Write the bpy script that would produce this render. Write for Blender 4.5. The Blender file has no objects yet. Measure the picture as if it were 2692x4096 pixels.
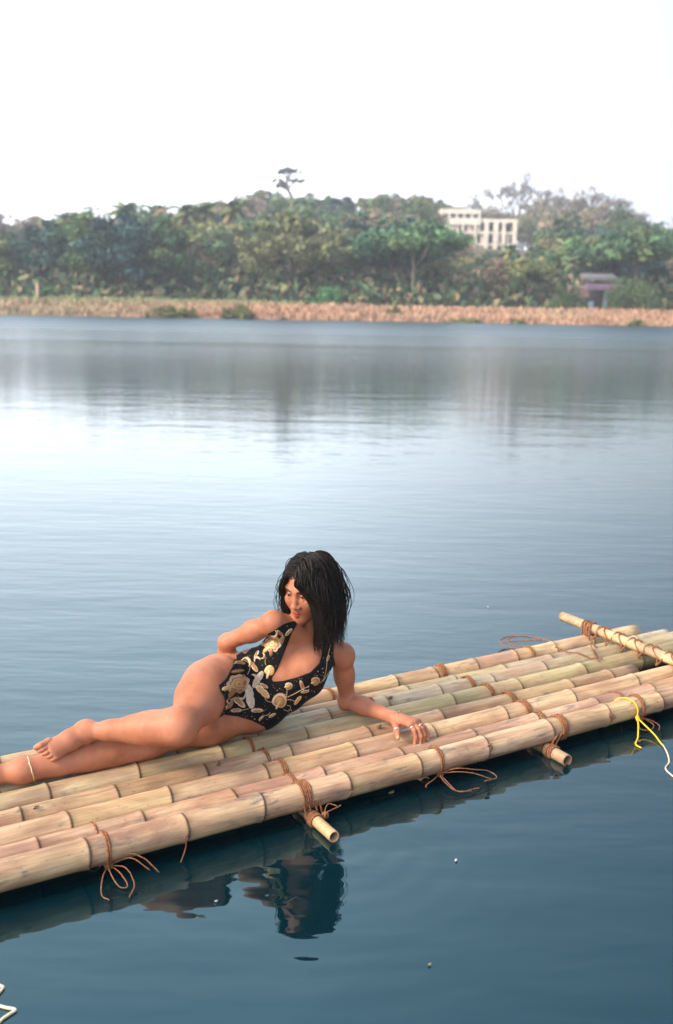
import bpy, bmesh, math, random
import numpy as np
from mathutils import Vector, Matrix, noise
from mathutils.bvhtree import BVHTree

random.seed(7); np.random.seed(7)
SC = bpy.context.scene
COL = SC.collection

# ------------------------------------------------------------------ camera
EYE = 1.8                                    # eye height above the water
FPX = 1020.0                                 # focal length in pixels of a 673 x 1024 frame
PITCH = math.atan(210.0 / FPX); ROLL = math.radians(1.0)
cam_d = bpy.data.cameras.new('camera'); cam = bpy.data.objects.new('camera', cam_d); COL.objects.link(cam)
cam.location = (0, 0, EYE)
cam.rotation_mode = 'XYZ'
cam.matrix_world = (Matrix.Translation((0, 0, EYE)) @ Matrix.Rotation(math.pi / 2 - PITCH, 4, 'X') @ Matrix.Rotation(ROLL, 4, 'Z'))
cam_d.sensor_fit = 'VERTICAL'; cam_d.sensor_height = 36.0; cam_d.lens = 36.0 * FPX / 1024.0
cam_d.clip_start = 0.05; cam_d.clip_end = 6000
cam_d.dof.use_dof = True; cam_d.dof.focus_distance = 3.75; cam_d.dof.aperture_fstop = 2.5
SC.camera = cam

# ------------------------------------------------------------------ sky, sun, exposure
SUN_ELEV = math.radians(38); SUN_AZ = math.radians(243)   # compass angle from +Y, clockwise: the sun stands to the left
sun_vec = Vector((math.sin(SUN_AZ) * math.cos(SUN_ELEV), math.cos(SUN_AZ) * math.cos(SUN_ELEV), math.sin(SUN_ELEV)))
VEIL = (11.2, 11.6, 12.5, 1)
world = bpy.data.worlds.new('World'); SC.world = world; world.use_nodes = True
wn = world.node_tree.nodes; wl = world.node_tree.links
sky = wn.new('ShaderNodeTexSky'); sky.sky_type = 'NISHITA'; sky.sun_disc = False
sky.sun_elevation = SUN_ELEV; sky.sun_rotation = SUN_AZ
sky.air_density = 1.2; sky.dust_density = 3.0; sky.ozone_density = 1.0; sky.altitude = 10
bg = wn['Background']; bg.inputs['Strength'].default_value = 0.115
veil = wn.new('ShaderNodeMix'); veil.data_type = 'RGBA'; tcw = wn.new('ShaderNodeTexCoord'); spw = wn.new('ShaderNodeSeparateXYZ'); wl.new(tcw.outputs['Generated'], spw.inputs[0])
ab = wn.new('ShaderNodeMath'); ab.operation = 'ABSOLUTE'; wl.new(spw.outputs['Z'], ab.inputs[0])
ex = wn.new('ShaderNodeMath'); ex.operation = 'MULTIPLY'; wl.new(ab.outputs[0], ex.inputs[0]); ex.inputs[1].default_value = -1.8
pw = wn.new('ShaderNodeMath'); pw.operation = 'POWER'; pw.inputs[0].default_value = math.e; wl.new(ex.outputs[0], pw.inputs[1])
vs_ = wn.new('ShaderNodeMath'); vs_.operation = 'MULTIPLY'; wl.new(pw.outputs[0], vs_.inputs[0]); vs_.inputs[1].default_value = 0.9
wl.new(vs_.outputs[0], veil.inputs[0])                                                          # white haze, thick along the horizon and thinning towards the zenith
wl.new(sky.outputs['Color'], veil.inputs[6])
dt = wn.new('ShaderNodeVectorMath'); dt.operation = 'DOT_PRODUCT'; wl.new(tcw.outputs['Generated'], dt.inputs[0]); dt.inputs[1].default_value = (-0.99, -0.14, 0)
gl = wn.new('ShaderNodeMath'); gl.operation = 'MULTIPLY_ADD'; gl.use_clamp = False; wl.new(dt.outputs['Value'], gl.inputs[0]); gl.inputs[1].default_value = 1.5; gl.inputs[2].default_value = 1.13
vc = wn.new('ShaderNodeMix'); vc.data_type = 'RGBA'; vc.blend_type = 'MULTIPLY'; vc.inputs[0].default_value = 1.0; vc.inputs[6].default_value = VEIL; gp = wn.new('ShaderNodeMath'); gm = wn.new('ShaderNodeMath'); gm.operation = 'MAXIMUM'; gx = wn.new('ShaderNodeMath'); gx.operation = 'MINIMUM'; wl.new(gl.outputs[0], gx.inputs[0]); gx.inputs[1].default_value = 1.0; wl.new(gx.outputs[0], gm.inputs[0]); gm.inputs[1].default_value = 0.4; gp.operation = 'POWER'; wl.new(gm.outputs[0], gp.inputs[0]); gp.inputs[1].default_value = 1.6; wl.new(gp.outputs[0], vc.inputs[7])   # the haze glows more on the sun's side
wl.new(vc.outputs[2], veil.inputs[7])
wl.new(veil.outputs[2], bg.inputs['Color'])
sun_d = bpy.data.lights.new('sun', 'SUN'); sun_d.energy = 2.0; sun_d.angle = math.radians(14); sun_d.color = (1.0, 0.87, 0.70)
sun = bpy.data.objects.new('sun', sun_d); COL.objects.link(sun)
sun.rotation_euler = (-sun_vec).to_track_quat('-Z', 'Y').to_euler(); sun.location = (-20, -5, 30)
SC.view_settings.view_transform = 'Standard'; SC.view_settings.look = 'None'
SC.view_settings.exposure = 1.38; SC.view_settings.gamma = 1.0; SC.view_settings.use_curve_mapping = False
SC.render.engine = 'CYCLES'
SC.cycles.use_denoising = True
SC.cycles.max_bounces = 6; SC.cycles.volume_bounces = 0; SC.cycles.transparent_max_bounces = 6
SC.cycles.caustics_reflective = False; SC.cycles.caustics_refractive = False

# ------------------------------------------------------------------ helpers
def tag(o, label=None, cat=None, group=None, kind=None):
    if label: o['label'] = label
    if cat: o['category'] = cat
    if group: o['group'] = group
    if kind: o['kind'] = kind
    return o
def link(name, me, mat=None, parent=None):
    if mat is not None and not me.materials: me.materials.append(mat)
    o = bpy.data.objects.new(name, me); COL.objects.link(o)
    if parent is not None: o.parent = parent
    return o
def empty(name, loc=(0, 0, 0), rz=0.0, parent=None):
    o = bpy.data.objects.new(name, None); COL.objects.link(o); o.location = loc; o.rotation_euler = (0, 0, rz); o.empty_display_size = 0.1
    if parent is not None: o.parent = parent
    return o
def mesh(name, v, f, smooth=True, col=None):
    me = bpy.data.meshes.new(name)
    me.from_pydata([tuple(map(float, p)) for p in v], [], f); me.update()
    if smooth: me.shade_smooth()
    if col is not None: set_col(me, col)
    return me
def mesh_np(name, v, quads, smooth=True, col=None):
    v = np.asarray(v, np.float32); q = np.asarray(quads, np.int32); n = q.shape[1]
    me = bpy.data.meshes.new(name)
    me.vertices.add(len(v)); me.vertices.foreach_set('co', v.ravel())
    me.loops.add(q.size); me.loops.foreach_set('vertex_index', q.ravel())
    me.polygons.add(len(q)); me.polygons.foreach_set('loop_start', np.arange(len(q), dtype=np.int32) * n)
    me.update(calc_edges=True); me.validate()
    if smooth: me.shade_smooth()
    if col is not None: set_col(me, col)
    return me
def set_col(me, col):
    a = me.color_attributes.new('tint', 'FLOAT_COLOR', 'POINT')
    c = np.ones((len(me.vertices), 4), np.float32); c[:, :3] = np.asarray(col, np.float32).reshape(-1, 3) if np.ndim(col) > 1 else np.asarray(col, np.float32)
    a.data.foreach_set('color', c.ravel())
class MB:
    """collects shapes into one mesh"""
    def __init__(s): s.v = []; s.f = []; s.c = []
    def add(s, v, f, c=None):
        b = len(s.v); s.v += [tuple(map(float, p)) for p in v]; s.f += [tuple(i + b for i in q) for q in f]
        s.c += [c if c is not None else (1, 1, 1)] * len(v)
    def box(s, c, d, rz=0.0, col=None):
        x, y, z = (k / 2 for k in d); cs, sn = math.cos(rz), math.sin(rz); pts = []
        for i in (-1, 1):
            for j in (-1, 1):
                for k in (-1, 1):
                    pts.append((c[0] + cs * i * x - sn * j * y, c[1] + sn * i * x + cs * j * y, c[2] + k * z))
        s.add(pts, [(0, 1, 3, 2), (4, 6, 7, 5), (0, 4, 5, 1), (2, 3, 7, 6), (0, 2, 6, 4), (1, 5, 7, 3)], col)
    def tube(s, path, rad, seg=8, cap=True, col=None, closed=False):
        P = [Vector(p) for p in path]; n = len(P)
        if not hasattr(rad, '__len__'): rad = [rad] * n
        up = None; vs = []
        for i in range(n):
            if closed: t = (P[(i + 1) % n] - P[i - 1])
            else: t = (P[min(i + 1, n - 1)] - P[max(i - 1, 0)])
            t.normalize()
            if up is None: up = Vector((0, 0, 1)) if abs(t.z) < 0.9 else Vector((1, 0, 0))
            a = t.cross(up)
            if a.length < 1e-6: a = t.orthogonal()
            a.normalize(); b = a.cross(t); up = b
            for k in range(seg):
                th = 2 * math.pi * k / seg
                vs.append(P[i] + (a * math.cos(th) + b * math.sin(th)) * rad[i])
        fs = []
        for i in range(n if closed else n - 1):
            j = (i + 1) % n
            for k in range(seg):
                l = (k + 1) % seg
                fs.append((i * seg + k, i * seg + l, j * seg + l, j * seg + k))
        if cap and not closed:
            fs.append(tuple(range(seg))[::-1]); fs.append(tuple((n - 1) * seg + k for k in range(seg)))
        s.add(vs, fs, col)
    def build(s, name, mat=None, parent=None, smooth=True, tint=False):
        return link(name, mesh(name, s.v, s.f, smooth, s.c if tint else None), mat, parent)
def spline(pts, n):
    """Catmull-Rom through pts, n samples per span"""
    P = [Vector(p) for p in pts]; P = [P[0] * 2 - P[1]] + P + [P[-1] * 2 - P[-2]]; out = []
    for i in range(1, len(P) - 2):
        a, b, c, d = P[i - 1:i + 3]
        for k in range(n):
            t = k / n
            out.append(0.5 * ((2 * b) + (c - a) * t + (2 * a - 5 * b + 4 * c - d) * t * t + (3 * b - a - 3 * c + d) * t ** 3))
    out.append(P[-2].copy()); return out

# node material helper
class NM:
    def __init__(s, name):
        s.m = bpy.data.materials.new(name); s.m.use_nodes = True; s.t = s.m.node_tree; s.b = s.t.nodes['Principled BSDF']
    def n(s, typ, **kw):
        o = s.t.nodes.new(typ)
        for k, v in kw.items():
            if k in o.inputs.keys(): o.inputs[k].default_value = v
            else: setattr(o, k, v)
        return o
    def l(s, a, b): s.t.links.new(a, b)
    def ramp(s, fac, stops):
        r = s.n('ShaderNodeValToRGB'); e = r.color_ramp.elements
        while len(e) < len(stops): e.new(0.5)
        for k, (p, c) in enumerate(stops): e[k].position = p; e[k].color = (c[0], c[1], c[2], 1)
        s.l(fac, r.inputs['Fac']); return r.outputs['Color']
    def mix(s, fac, a, b, mode='MIX'):
        m = s.n('ShaderNodeMix', data_type='RGBA', blend_type=mode)
        for sock, val in ((m.inputs[0], fac), (m.inputs[6], a), (m.inputs[7], b)):
            if hasattr(val, 'links'): s.l(val, sock)
            elif hasattr(val, '__len__'): sock.default_value = (*val[:3], 1)
            else: sock.default_value = val
        return m.outputs[2]
    def math(s, op, a, b=None, clamp=False):
        m = s.n('ShaderNodeMath', operation=op, use_clamp=clamp)
        for i, val in enumerate((a, b)):
            if val is None: continue
            if hasattr(val, 'links'): s.l(val, m.inputs[i])
            else: m.inputs[i].default_value = val
        return m.outputs[0]
    def coord(s, which='Object', scale=(1, 1, 1), loc=(0, 0, 0)):
        tc = s.n('ShaderNodeTexCoord'); mp = s.n('ShaderNodeMapping'); s.l(tc.outputs[which], mp.inputs[0])
        mp.inputs['Scale'].default_value = scale; mp.inputs['Location'].default_value = loc; return mp.outputs[0]
    def noise(s, vec, scale, detail=3, rough=0.5, out='Fac', dist=0.0):
        o = s.n('ShaderNodeTexNoise', Scale=scale, Detail=detail, Roughness=rough, Distortion=dist)
        if vec is not None: s.l(vec, o.inputs['Vector'])
        return o.outputs[out]
    def bump(s, h, strength, dist, normal=None):
        o = s.n('ShaderNodeBump', Strength=strength, Distance=dist); s.l(h, o.inputs['Height'])
        if normal is not None: s.l(normal, o.inputs['Normal'])
        return o.outputs['Normal']
    def tint(s):
        return s.n('ShaderNodeVertexColor', layer_name='tint').outputs['Color']
    def set(s, **kw):
        for k, v in kw.items(): s.b.inputs[k.replace('_', ' ')].default_value = v
        return s

# the line of sight of one pixel of the 673 x 1024 frame, for laying the far bank out from the photograph
_f = Vector((0, math.cos(PITCH), -math.sin(PITCH))); _r = Vector((1, 0, 0)); _u = _r.cross(_f)
_R = _r * math.cos(ROLL) + _u * math.sin(ROLL); _U = _u * math.cos(ROLL) - _r * math.sin(ROLL)
def at(x, y, Y):
    d = _f + _R * ((x - 336.5) / FPX) + _U * ((512 - y) / FPX)
    return Vector((0, 0, EYE)) + d * (Y / d.y)

# ------------------------------------------------------------------ water
m = NM('river_water')
geo = m.n('ShaderNodeNewGeometry'); pos = geo.outputs['Position']
sep = m.n('ShaderNodeSeparateXYZ'); m.l(pos, sep.inputs[0]); Y = sep.outputs['Y']
def wmap(scale, rot=0.0, src=pos):
    mp = m.n('ShaderNodeMapping'); m.l(src, mp.inputs[0]); mp.inputs['Scale'].default_value = scale; mp.inputs['Rotation'].default_value = (0, 0, rot); return mp.outputs[0]
# long lazy swell, small ripples, and the wind-ruffled water below the far bank
farm = m.n('ShaderNodeMapRange'); m.l(Y, farm.inputs[0]); farm.inputs[1].default_value = 5; farm.inputs[2].default_value = 34; farm.inputs[3].default_value = 0; farm.inputs[4].default_value = 1
swell = m.noise(wmap((0.55, 1.5, 1), 0.18), 1.0, 2, 0.45)
rip = m.noise(wmap((2.2, 6.5, 1), 0.12), 1.0, 2, 0.5)
fine = m.noise(wmap((5, 20, 1), -0.05), 1.0, 2, 0.5)
wind = m.n('ShaderNodeMapRange', interpolation_type='SMOOTHSTEP'); m.l(m.math('ADD', Y, m.math('MULTIPLY', m.noise(wmap((0.02, 0.10, 1)), 1.0, 4, 0.7), 44)), wind.inputs[0])
wind.inputs[1].default_value = 52; wind.inputs[2].default_value = 112; wind.inputs[3].default_value = 0; wind.inputs[4].default_value = 1
# rings spreading from the cross pole's end
vd = m.n('ShaderNodeVectorMath', operation='DISTANCE'); m.l(pos, vd.inputs[0]); vd.inputs[1].default_value = (0.05, 3.12, 0.0)
ring = m.math('MULTIPLY', m.math('SINE', m.math('MULTIPLY', m.math('ADD', vd.outputs['Value'], m.math('MULTIPLY', rip, 0.06)), 62.0)), m.math('MAXIMUM', m.math('SUBTRACT', 1.0, m.math('MULTIPLY', vd.outputs['Value'], 1.15)), 0.0))
h = m.math('ADD', m.math('MULTIPLY', swell, m.math('SUBTRACT', 0.013, m.math('MULTIPLY', farm.outputs[0], 0.006))), m.math('MULTIPLY', rip, m.math('SUBTRACT', 0.0075, m.math('MULTIPLY', farm.outputs[0], 0.0058))))
h = m.math('ADD', h, m.math('MULTIPLY', ring, 0.00045))
h = m.math('ADD', h, m.math('MULTIPLY', fine, m.math('ADD', 0.0006, m.math('MULTIPLY', farm.outputs[0], 0.002))))
h = m.math('ADD', h, m.math('MULTIPLY', m.math('MULTIPLY', m.noise(wmap((4, 8, 1)), 1.0, 2), wind.outputs[0]), 0.055))
bmp = m.bump(h, 0.55, 1.0)
m.l(bmp, m.b.inputs['Normal'])
m.l(m.math('ADD', m.math('ADD', 0.015, m.math('MULTIPLY', farm.outputs[0], 0.15)), m.math('MULTIPLY', wind.outputs[0], 0.20)), m.b.inputs['Roughness'])
m.set(Base_Color=(0.001, 0.012, 0.017, 1), IOR=1.82)
m.b.inputs['Specular Tint'].default_value = (0.42, 0.90, 1.0, 1)
WATER = m.m
v = []; f = []
xs = [-900, -400, -120, -40, -10, 0, 10, 40, 120, 400, 900]; ys = [-400, -20, 0, 3, 6, 12, 30, 60, 103.5]
for y in ys:
    for x in xs: v.append((x, y, 0))
nx = len(xs)
for j in range(len(ys) - 1):
    for i in range(nx - 1): f.append((j * nx + i, j * nx + i + 1, (j + 1) * nx + i + 1, (j + 1) * nx + i))
tag(link('water', mesh('water', v, f), WATER), kind='structure')

# ------------------------------------------------------------------ far bank and wooded hill
def sstep(a, b, x):
    t = min(1, max(0, (x - a) / (b - a))); return t * t * (3 - 2 * t)
HILL_PX = [(-400, 5), (-60, 6), (0, 9), (100, 10), (190, 13), (250, 20), (300, 23.5), (380, 22.5), (425, 19), (445, 15), (520, 14), (550, 15.5), (575, 15), (620, 12), (680, 8), (760, 6), (1100, 5)]
def hill_top(px):
    for (a, p), (b, q) in zip(HILL_PX, HILL_PX[1:]):
        if a <= px <= b: return p + (q - p) * sstep(a, b, px)
    return 5
def ground_z(x, y):
    px = 336.5 + FPX * x / max(y, 1) * 0.98
    z = -0.35 + 0.60 * sstep(101.5, 104, y) + 0.95 * sstep(102.5, 114, y) + 0.3 * sstep(114, 124, y)
    z += hill_top(px) * sstep(136, 275, y)
    z -= 4 * sstep(330, 900, y)
    return z + 0.25 * noise.noise(Vector((x * 0.08, y * 0.08, 0))) * sstep(104, 125, y)
m = NM('hillside_earth')
c = m.ramp(m.noise(m.coord('Object', (0.15, 0.15, 0.15)), 1.0, 5, 0.6), [(0.3, (0.07, 0.075, 0.035)), (0.55, (0.14, 0.11, 0.06)), (0.75, (0.20, 0.14, 0.09))])
gp_ = m.n('ShaderNodeNewGeometry'); sp_ = m.n('ShaderNodeSeparateXYZ'); m.l(gp_.outputs['Position'], sp_.inputs[0]); bk = m.n('ShaderNodeMapRange'); m.l(sp_.outputs['Y'], bk.inputs[0]); bk.inputs[1].default_value = 112; bk.inputs[2].default_value = 118; bk.inputs[3].default_value = 1; bk.inputs[4].default_value = 0
c = m.mix(bk.outputs[0], c, m.ramp(m.noise(m.coord('Object', (0.3, 0.3, 0.3)), 1.0, 5, 0.65), [(0.3, (0.26, 0.14, 0.085)), (0.5, (0.40, 0.24, 0.155)), (0.7, (0.47, 0.34, 0.23))]))     # dry earth and straw of the bank
m.l(c, m.b.inputs['Base Color']); m.set(Roughness=0.95)
xs = [-900, -400] + list(np.arange(-200, 201, 4.0)) + [400, 900]
ys = [98, 100, 101.5, 102.3, 103, 104, 105, 106, 108, 111, 115, 120, 126, 132, 140] + list(np.arange(146, 330, 6.0)) + [360, 420, 600, 900]
v = [(x, y, ground_z(x, y)) for y in ys for x in xs]; nx = len(xs)
f = [(j * nx + i, j * nx + i + 1, (j + 1) * nx + i + 1, (j + 1) * nx + i) for j in range(len(ys) - 1) for i in range(nx - 1)]
tag(link('hillside', mesh('hillside', v, f), m.m), kind='structure')

# foliage and bark: the tint attribute carries the leaf colour of each clump
m = NM('foliage')
c = m.mix(1.0, m.tint(), m.ramp(m.noise(m.coord('Object', (0.5, 0.5, 0.5)), 1.0, 3), [(0.3, (0.7, 0.7, 0.7)), (0.7, (1.25, 1.2, 1.15))]), 'MULTIPLY')
inf = m.n('ShaderNodeObjectInfo')
m.l(m.mix(1.0, c, inf.outputs['Color'], 'MULTIPLY'), m.b.inputs['Base Color']); m.set(Roughness=0.75); m.b.inputs['Specular IOR Level'].default_value = 0.25
FOLIAGE = m.m
def plain(name, col, rough=0.8, var=0.25, scale=6.0, metallic=0.0, spec=0.5):
    m = NM(name)
    c = m.ramp(m.noise(m.coord('Object'), scale, 4, 0.6), [(0.3, tuple(k * (1 - var) for k in col)), (0.7, tuple(k * (1 + var) for k in col))])
    m.l(c, m.b.inputs['Base Color']); m.set(Roughness=rough, Metallic=metallic); m.b.inputs['Specular IOR Level'].default_value = spec
    return m.m
BARK = plain('pale_bark', (0.30, 0.24, 0.20), 0.9, 0.3, 2.0)
TWIG = plain('grey_twigs', (0.19, 0.155, 0.15), 0.9, 0.2, 2.0)
rng = np.random.default_rng(11)
def leaf_crown(name, rx, ry, rz, blobs, per, size, shape='round', cols=((0.06, 0.085, 0.035),)):
    """many leaf-spray quads on clumps spread through the crown"""
    V = []; C = []
    for b in range(blobs):
        u = rng.normal(size=3); u /= np.linalg.norm(u); r = rng.uniform(0.45, 1.0)
        if shape == 'round': ctr = u * r * (rx, ry, rz)
        else:
            ctr = u * r * (rx, ry, rz); ctr[2] = abs(ctr[2]) * 0.9 - 0.2 * rz + rng.uniform(-0.15, 0.1) * rz
        br = rng.uniform(0.22, 0.42) * min(rx, rz); col = np.array(cols[rng.integers(len(cols))]) * rng.uniform(0.65, 1.35)
        n = rng.normal(size=(per, 3)); n /= np.linalg.norm(n, axis=1)[:, None]
        p = ctr + n * br * rng.uniform(0.5, 1.05, (per, 1)) * (1, 1, 0.75)
        t = rng.normal(size=(per, 3)); nn = n + 0.6 * rng.normal(size=(per, 3)); a = np.cross(nn, t); a /= np.linalg.norm(a, axis=1)[:, None]
        bb = np.cross(a, nn); bb /= np.linalg.norm(bb, axis=1)[:, None]
        s = size * rng.uniform(0.5, 1.2, (per, 1)); l = s * rng.uniform(0.5, 1.0, (per, 1))
        V.append(np.stack([p - a * s, p + bb * l * 0.6, p + a * s, p - bb * l * 0.6], 1).reshape(-1, 3))
        C.append(np.repeat(col[None] * rng.uniform(0.8, 1.2, (per, 1)), 4, 0))
    V = np.concatenate(V); C = np.concatenate(C)
    me = mesh_np(name, V, np.arange(len(V)).reshape(-1, 4), False, C); me.materials.append(FOLIAGE); return me
DBARK = plain('dark_bark', (0.10, 0.085, 0.07), 0.9, 0.3, 2.0)
def trunk_mesh(name, h, r, lean=0.0, limbs=4, mat=None):
    mb = MB(); path = [(lean * h * t * t, 0.12 * h * 0.2 * math.sin(3 * t), h * t) for t in np.linspace(0, 1, 7)]
    mb.tube(path, [r * (1.25 - 0.85 * t) for t in np.linspace(0, 1, 7)], 7)
    for k in range(limbs):
        a = k * 2.4 + 0.5; b = Vector(path[3 + k % 3])
        mb.tube([b, b + Vector((math.cos(a) * h * 0.13, math.sin(a) * h * 0.13, h * 0.14)), b + Vector((math.cos(a) * h * 0.24, math.sin(a) * h * 0.24, h * 0.36))], [r * 0.45, r * 0.3, r * 0.1], 5)
    me = mesh(name, mb.v, mb.f); me.materials.append(mat or DBARK); return me
def bare_tree_meshes(h, seed, spread=0.75, depth=6):
    """recursive limbs and a haze of fine twigs"""
    R = random.Random(seed); limbs = MB(); twigs = MB()
    def grow(p, d, l, r, k):
        q = p + d * l * 0.55 + Vector((R.uniform(-1, 1), R.uniform(-1, 1), R.uniform(-.3, .6))) * l * 0.08; e = q + (d + Vector((0, 0, 0.12))).normalized() * l * 0.5
        (limbs if k < 3 else twigs).tube([p, q, e], [r, r * 0.8, r * 0.62], 6 if k < 2 else 3, cap=False)
        if k >= depth: return
        for _ in range(2 if k == 0 else R.choice((3, 3, 4)) if k > 1 and k < 5 else 3):
            nd = (d + Vector((R.gauss(0, 1), R.gauss(0, 1), R.gauss(0.15, 0.6))) * spread).normalized()
            grow(e if R.random() < 0.6 else q, nd, l * R.uniform(0.58, 0.8), max(r * 0.6, 0.05), k + 1)
    grow(Vector((0, 0, 0)), Vector((0, 0, 1)), h * 0.34, h * 0.032, 0)
    a = mesh('trunk', limbs.v, limbs.f); b = mesh('crown', twigs.v, twigs.f); a.materials.append(BARK); b.materials.append(TWIG)
    return a, b
def palm_meshes(h, lean, seed, n=22, fl=2.0):
    R = random.Random(seed); mb = MB(); path = [Vector((lean * h * (t ** 1.4), 0, h * t)) for t in np.linspace(0, 1, 9)]
    mb.tube(path, [0.24 - 0.09 * t for t in np.linspace(0, 1, 9)], 8)
    tr = mesh('trunk', mb.v, mb.f); tr.materials.append(BARK)
    V = []; F = []; C = []; top = path[-1]
    for k in range(n):
        a = k * 2.399 + R.uniform(-.2, .2); el = R.uniform(-0.35, 1.15); L = fl * R.uniform(0.8, 1.15); p = top.copy(); d = Vector((math.cos(a) * math.cos(el), math.sin(a) * math.cos(el), math.sin(el)))
        side = Vector((-math.sin(a), math.cos(a), 0)); col = (0.13, 0.17, 0.075) if el > -0.1 else (0.22, 0.17, 0.09)
        for s in range(9):
            q = p + d * (L / 9); d = (d + Vector((0, 0, -0.17))).normalized(); wdt = 0.5 * math.sin(math.pi * (s + 1.2) / 10.5)
            for sg in (-1, 1):                      # leaflets hang from both sides of the rib
                b = len(V); tip = (p + q) / 2 + side * sg * wdt + Vector((0, 0, -wdt * 0.55)) + d * 0.15
                V += [p, q, tip + d * 0.10, tip - d * 0.08]; F.append((b, b + 1, b + 2, b + 3)); C += [col] * 4
            p = q
    cr = mesh('crown', V, F, False, C); cr.materials.append(FOLIAGE)
    return tr, cr
GREEN = ((0.070, 0.150, 0.072), (0.090, 0.165, 0.070), (0.055, 0.125, 0.070), (0.12, 0.175, 0.075))
DARK = ((0.026, 0.072, 0.070), (0.034, 0.085, 0.085))
OLIVE = ((0.17, 0.19, 0.085), (0.20, 0.20, 0.10), (0.14, 0.165, 0.08))
DRY = ((0.27, 0.215, 0.155), (0.24, 0.20, 0.145), (0.20, 0.185, 0.12), (0.29, 0.23, 0.175))
VIVID = ((0.06, 0.19, 0.09), (0.08, 0.21, 0.085))
PROTO = {}
for nm, cols in (('green', GREEN), ('dark', DARK), ('olive', OLIVE), ('dry', DRY), ('vivid', VIVID)):
    PROTO[nm] = [leaf_crown('crown', 3.1, 3.1, 2.9, 36, 95, 0.24, 'round', cols), leaf_crown('crown', 3.7, 3.5, 2.5, 40, 95, 0.25, 'dome', cols), leaf_crown('crown', 2.5, 2.5, 3.6, 36, 95, 0.24, 'round', cols)]
TRUNKS = [trunk_mesh('trunk', 6.0, 0.20, 0.05), trunk_mesh('trunk', 6.0, 0.17, -0.08), trunk_mesh('trunk', 6.0, 0.22, 0.0)]
PALMS = [palm_meshes(9.0, 0.03, 1), palm_meshes(9.0, 0.14, 2), palm_meshes(9.0, -0.10, 3)]
BARES = [bare_tree_meshes(10.0, 5), bare_tree_meshes(10.0, 8, 0.85), bare_tree_meshes(10.0, 13, 0.65)]
def tree(name, label, loc, kind, size, group=None, rz=0.0, var=0, cat='tree', squash=1.0):
    """crown centre sits at 0.72 of the tree's height"""
    o = empty(name, loc, rz); tag(o, label, cat, group)
    if kind == 'palm': tm, cm = PALMS[var % 3]; cz = 0; k = size / 9.0
    elif kind == 'bare': tm, cm = BARES[var % 3]; cz = 0; k = size / 10.0
    else: tm = TRUNKS[var % 3]; cm = PROTO[kind][var % 3]; cz = 4.9; k = size / 7.7
    a = link('trunk', tm, None, o); b = link('crown', cm, None, o); b.location = (0, 0, cz * k * squash)
    a.scale = (k, k, k * squash); b.scale = (k * (1.22 if cz else 1), k * (1.22 if cz else 1), k * squash)
    w = 0.8 + 0.4 * random.random(); b.color = (w * random.uniform(0.92, 1.08), w, w * random.uniform(0.9, 1.08), 1)
    return o
def put(px, D):
    """ground point on the line of sight px at distance D"""
    x = (px - 336.5) / FPX * D * 1.02; return Vector((x, D, ground_z(x, D) - 0.1))
def h_for(px, top_py, D):
    """height a tree needs so that its tip reaches the skyline there"""
    return at(px, top_py, D).z - put(px, D).z

# ------------------------------------------------------------------ trees that stand out one by one
def named_tree(name, label, px, top, D, kind, var=0, group=None, rz=None, squash=1.0):
    p = put(px, D); h = h_for(px, top, D)
    return tree(name, label, p, kind, h / squash if squash != 1 else h, group, random.uniform(0, 6) if rz is None else rz, var, squash=squash)
# the tall thin tree on the crest: limbs that end in flat tufts
p = put(285, 286); hh = h_for(285, 168, 286)
o = empty('tall_skyline_tree', p); tag(o, 'tall thin sparse tree rising highest above the hill crest', 'tree')
tb = MB(); fork = [((0, 0, 0), (0.1, 0, 0.35), (0, 0, 0.62), (0.02, 0, 0.95)), ((0, 0, 0.55), (0.1, 0, 0.66), (0.2, 0.03, 0.74)), ((0, 0, 0.6), (-0.1, 0.02, 0.68), (-0.17, 0, 0.72)), ((0, 0, 0.74), (0.06, 0, 0.84), (0.11, 0, 0.93)), ((0, 0, 0.74), (-0.05, 0, 0.84), (-0.09, 0, 0.92)), ((0.05, 0, 0.5), (-0.05, 0, 0.58), (-0.16, 0, 0.62))]
tips = []
for k, br in enumerate(fork):
    pts = spline([Vector(q) * hh for q in br], 4); tb.tube(pts, list(np.linspace(1.0 if k == 0 else 0.42, 0.22, len(pts))), 6); tips.append(pts[-1])
tb.build('trunk', TWIG, o)
for k, q in enumerate(tips):
    me = leaf_crown('leaf_tuft', 2.5, 2.2, 1.15, 16, 46, 0.42, 'dome', ((0.07, 0.085, 0.06), (0.09, 0.09, 0.07)))
    t = link('leaf_tuft', me, None, o); t.location = q
named_tree('dark_round_tree', 'large dark blue-green round tree on the crest left of the tall thin tree', 262, 190, 268, 'dark', 0)
named_tree('dark_round_tree', 'dark round tree at the right edge of the hill against the sky', 655, 228, 176, 'dark', 1)
named_tree('bright_green_tree', 'bright green tree on the crest just right of the tall thin tree', 311, 197, 276, 'vivid', 1)
named_tree('bright_green_tree', 'bright green rounded tree left of the pale concrete building', 389, 203, 246, 'vivid', 0)
named_tree('bare_tree', 'leafless spreading tree at the far left skyline', 26, 208, 168, 'bare', 1)
named_tree('bare_tree', 'small bare tree on the skyline above the row of palm trunks', 209, 195, 235, 'bare', 0)
named_tree('bare_tree', 'big bare rounded tree rising right behind the concrete building', 500, 180, 300, 'bare', 2)
named_tree('bare_tree', 'bare tree on the skyline above the right end of the building', 532, 192, 292, 'bare', 1)
named_tree('bare_tree', 'tall bare grey tree on the right skyline between building and dark round tree', 588, 187, 262, 'bare', 0)
named_tree('bare_tree', 'low bare tree where the right skyline drops', 627, 209, 226, 'bare', 1)
named_tree('bare_tree', 'bare tree right beside the tall bare grey tree', 560, 200, 280, 'bare', 2)
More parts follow.
